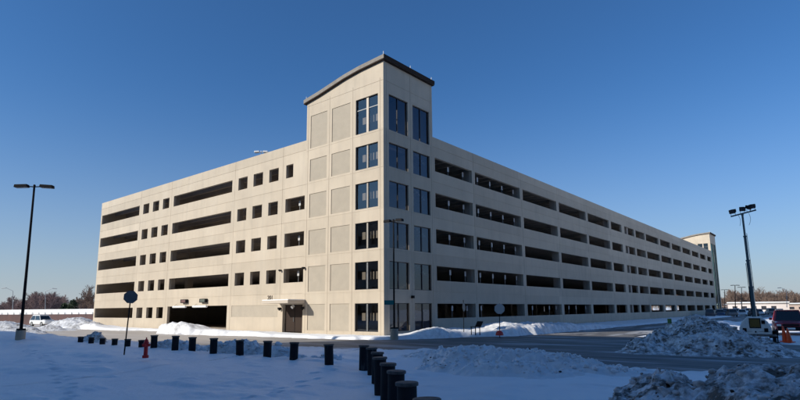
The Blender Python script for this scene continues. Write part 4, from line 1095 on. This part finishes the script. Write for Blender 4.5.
low_building(757, 215, 20, 12, 3.4, .15, 'pale', 'low pinkish building with a white roof beyond the light tower mast')
low_building(785, 235, 26, 14, 3.0, .1, 'tan', 'long low tan building with a white roof at the right horizon')
low_building(728, 260, 14, 12, 3.0, .1, 'tan', 'small low tan building behind the distant lamps')
# chain link like enclosure near the maroon vehicle: posts and a rail
# ------------------------------------------------------------------ tall building behind the viewer; its shadow covers the foreground
def tall(name, x0, x1, y1, dep, h, st, lab):
    r = empty(name, ((x0+x1)/2, y1, -.35), label=lab, cat='building')
    w_ = x1-x0; n = int(w_/4.2); stp = w_/n; nf = int((h-1.2)/st)
    wins = [(-w_/2+i*stp+.7, -w_/2+i*stp+stp-.7, 1.0+k*st, 1.0+k*st+st*.55) for i in range(n) for k in range(nf)]
    us = [-w_/2, w_/2]+[q for t_ in wins for q in t_[:2]]; vs = [0, h]+[q for t_ in wins for q in t_[2:]]
    S = set()
    def dd(u_, v_):
        i = (u_+w_/2)/stp; f = i-math.floor(i); k = (v_-1.0)/st; g_ = k-math.floor(k)
        return None if (.7/stp < f < 1-.7/stp and 0 <= k < nf and g_ < .55) else 0
    b = MB(); stepped(b, us, vs, dd, (0, 0, 0), (-1, 0, 0), (0, 1, 0), .35)
    b.box(-w_/2, -dep, 0, -w_/2+.3, -.35, h); b.box(w_/2-.3, -dep, 0, w_/2, -.35, h); b.box(-w_/2+.3, -dep, 0, w_/2-.3, -dep+.3, h); b.build('wall', 'concrete', r, recalc=False)
    b = MB(); b.box(-w_/2+.01, -dep+.01, h-.3, w_/2-.01, -.36, h-.01); b.build('roof', 'coping', r)
    for k in range(nf):
        b = MB(); b.box(-w_/2+.4, -.7, .9+k*st, w_/2-.4, -.5, 1.1+k*st+st*.55); b.build('ribbon_window', 'carglass', r)
Y1 = -56.0
def caster_h(edge): return (edge-Y1)*.55+.0
tall('tall_building', .4+SK*Y1+1.2, 19.5-SK*(14-Y1), Y1-.25, 26, caster_h(11.0), 3.9, 'slim middle block of the concrete buildings behind the viewpoint')
tall('tall_building', 19.5-SK*(14-Y1), 100, Y1, 26, caster_h(30.0), 3.9, 'tallest pale concrete block behind the viewpoint that shades the snow field')
tall('lower_building', -130, .4+SK*Y1+1.0, Y1-.5, 24, caster_h(-12.6)+.3, 3.9, 'lower pale concrete wing behind the viewpoint, left of the tall block')
def east():
    r = empty('terminal_building', (68, 10, -.35), -PI/2, label='long low beige building east of the garage, outside the picture, reflected in the tower glass', cat='building')
    w_ = 110; h = 12.5; st = 4.0; n = 22; stp = w_/n; nf = 3
    us = [-w_/2, w_/2]+[-w_/2+i*stp+f for i in range(n) for f in (1.0, stp-1.0)]; vs = [0, h]+[1.1+k*st+f for k in range(nf) for f in (0, 1.9)]
    def dd(u_, v_):
        f = ((u_+w_/2)/stp) % 1*stp; k = (v_-1.1)/st; g_ = (k % 1)*st
        return .12 if (1.0 < f < stp-1.0 and 0 <= k < nf and g_ < 1.9) else 0
    b = MB(); stepped(b, us, vs, dd, (0, 0, 0), (1, 0, 0), (0, -1, 0), .3)
    b.box(-w_/2, .31, 0, -w_/2+.3, 22, h); b.box(w_/2-.3, .31, 0, w_/2, 22, h); b.box(-w_/2+.31, 21.7, 0, w_/2-.31, 22, h); b.build('wall', 'pale', r, recalc=False)
    for k in range(nf):
        for i in range(n):
            x0 = -w_/2+i*stp+1.02; g2 = MB(); z0 = 1.12+k*st; g2.quad((x0, .11, z0), (x0+stp-2.04, .11, z0), (x0+stp-2.04, .11, z0+1.86), (x0, .11, z0+1.86)); g2.build('window', 'carglass', r, recalc=False)
    b = MB(); b.box(-w_/2-.3, -.3, h+.002, w_/2+.3, 22.3, h+.5); b.build('roof', 'coping', r)
east()
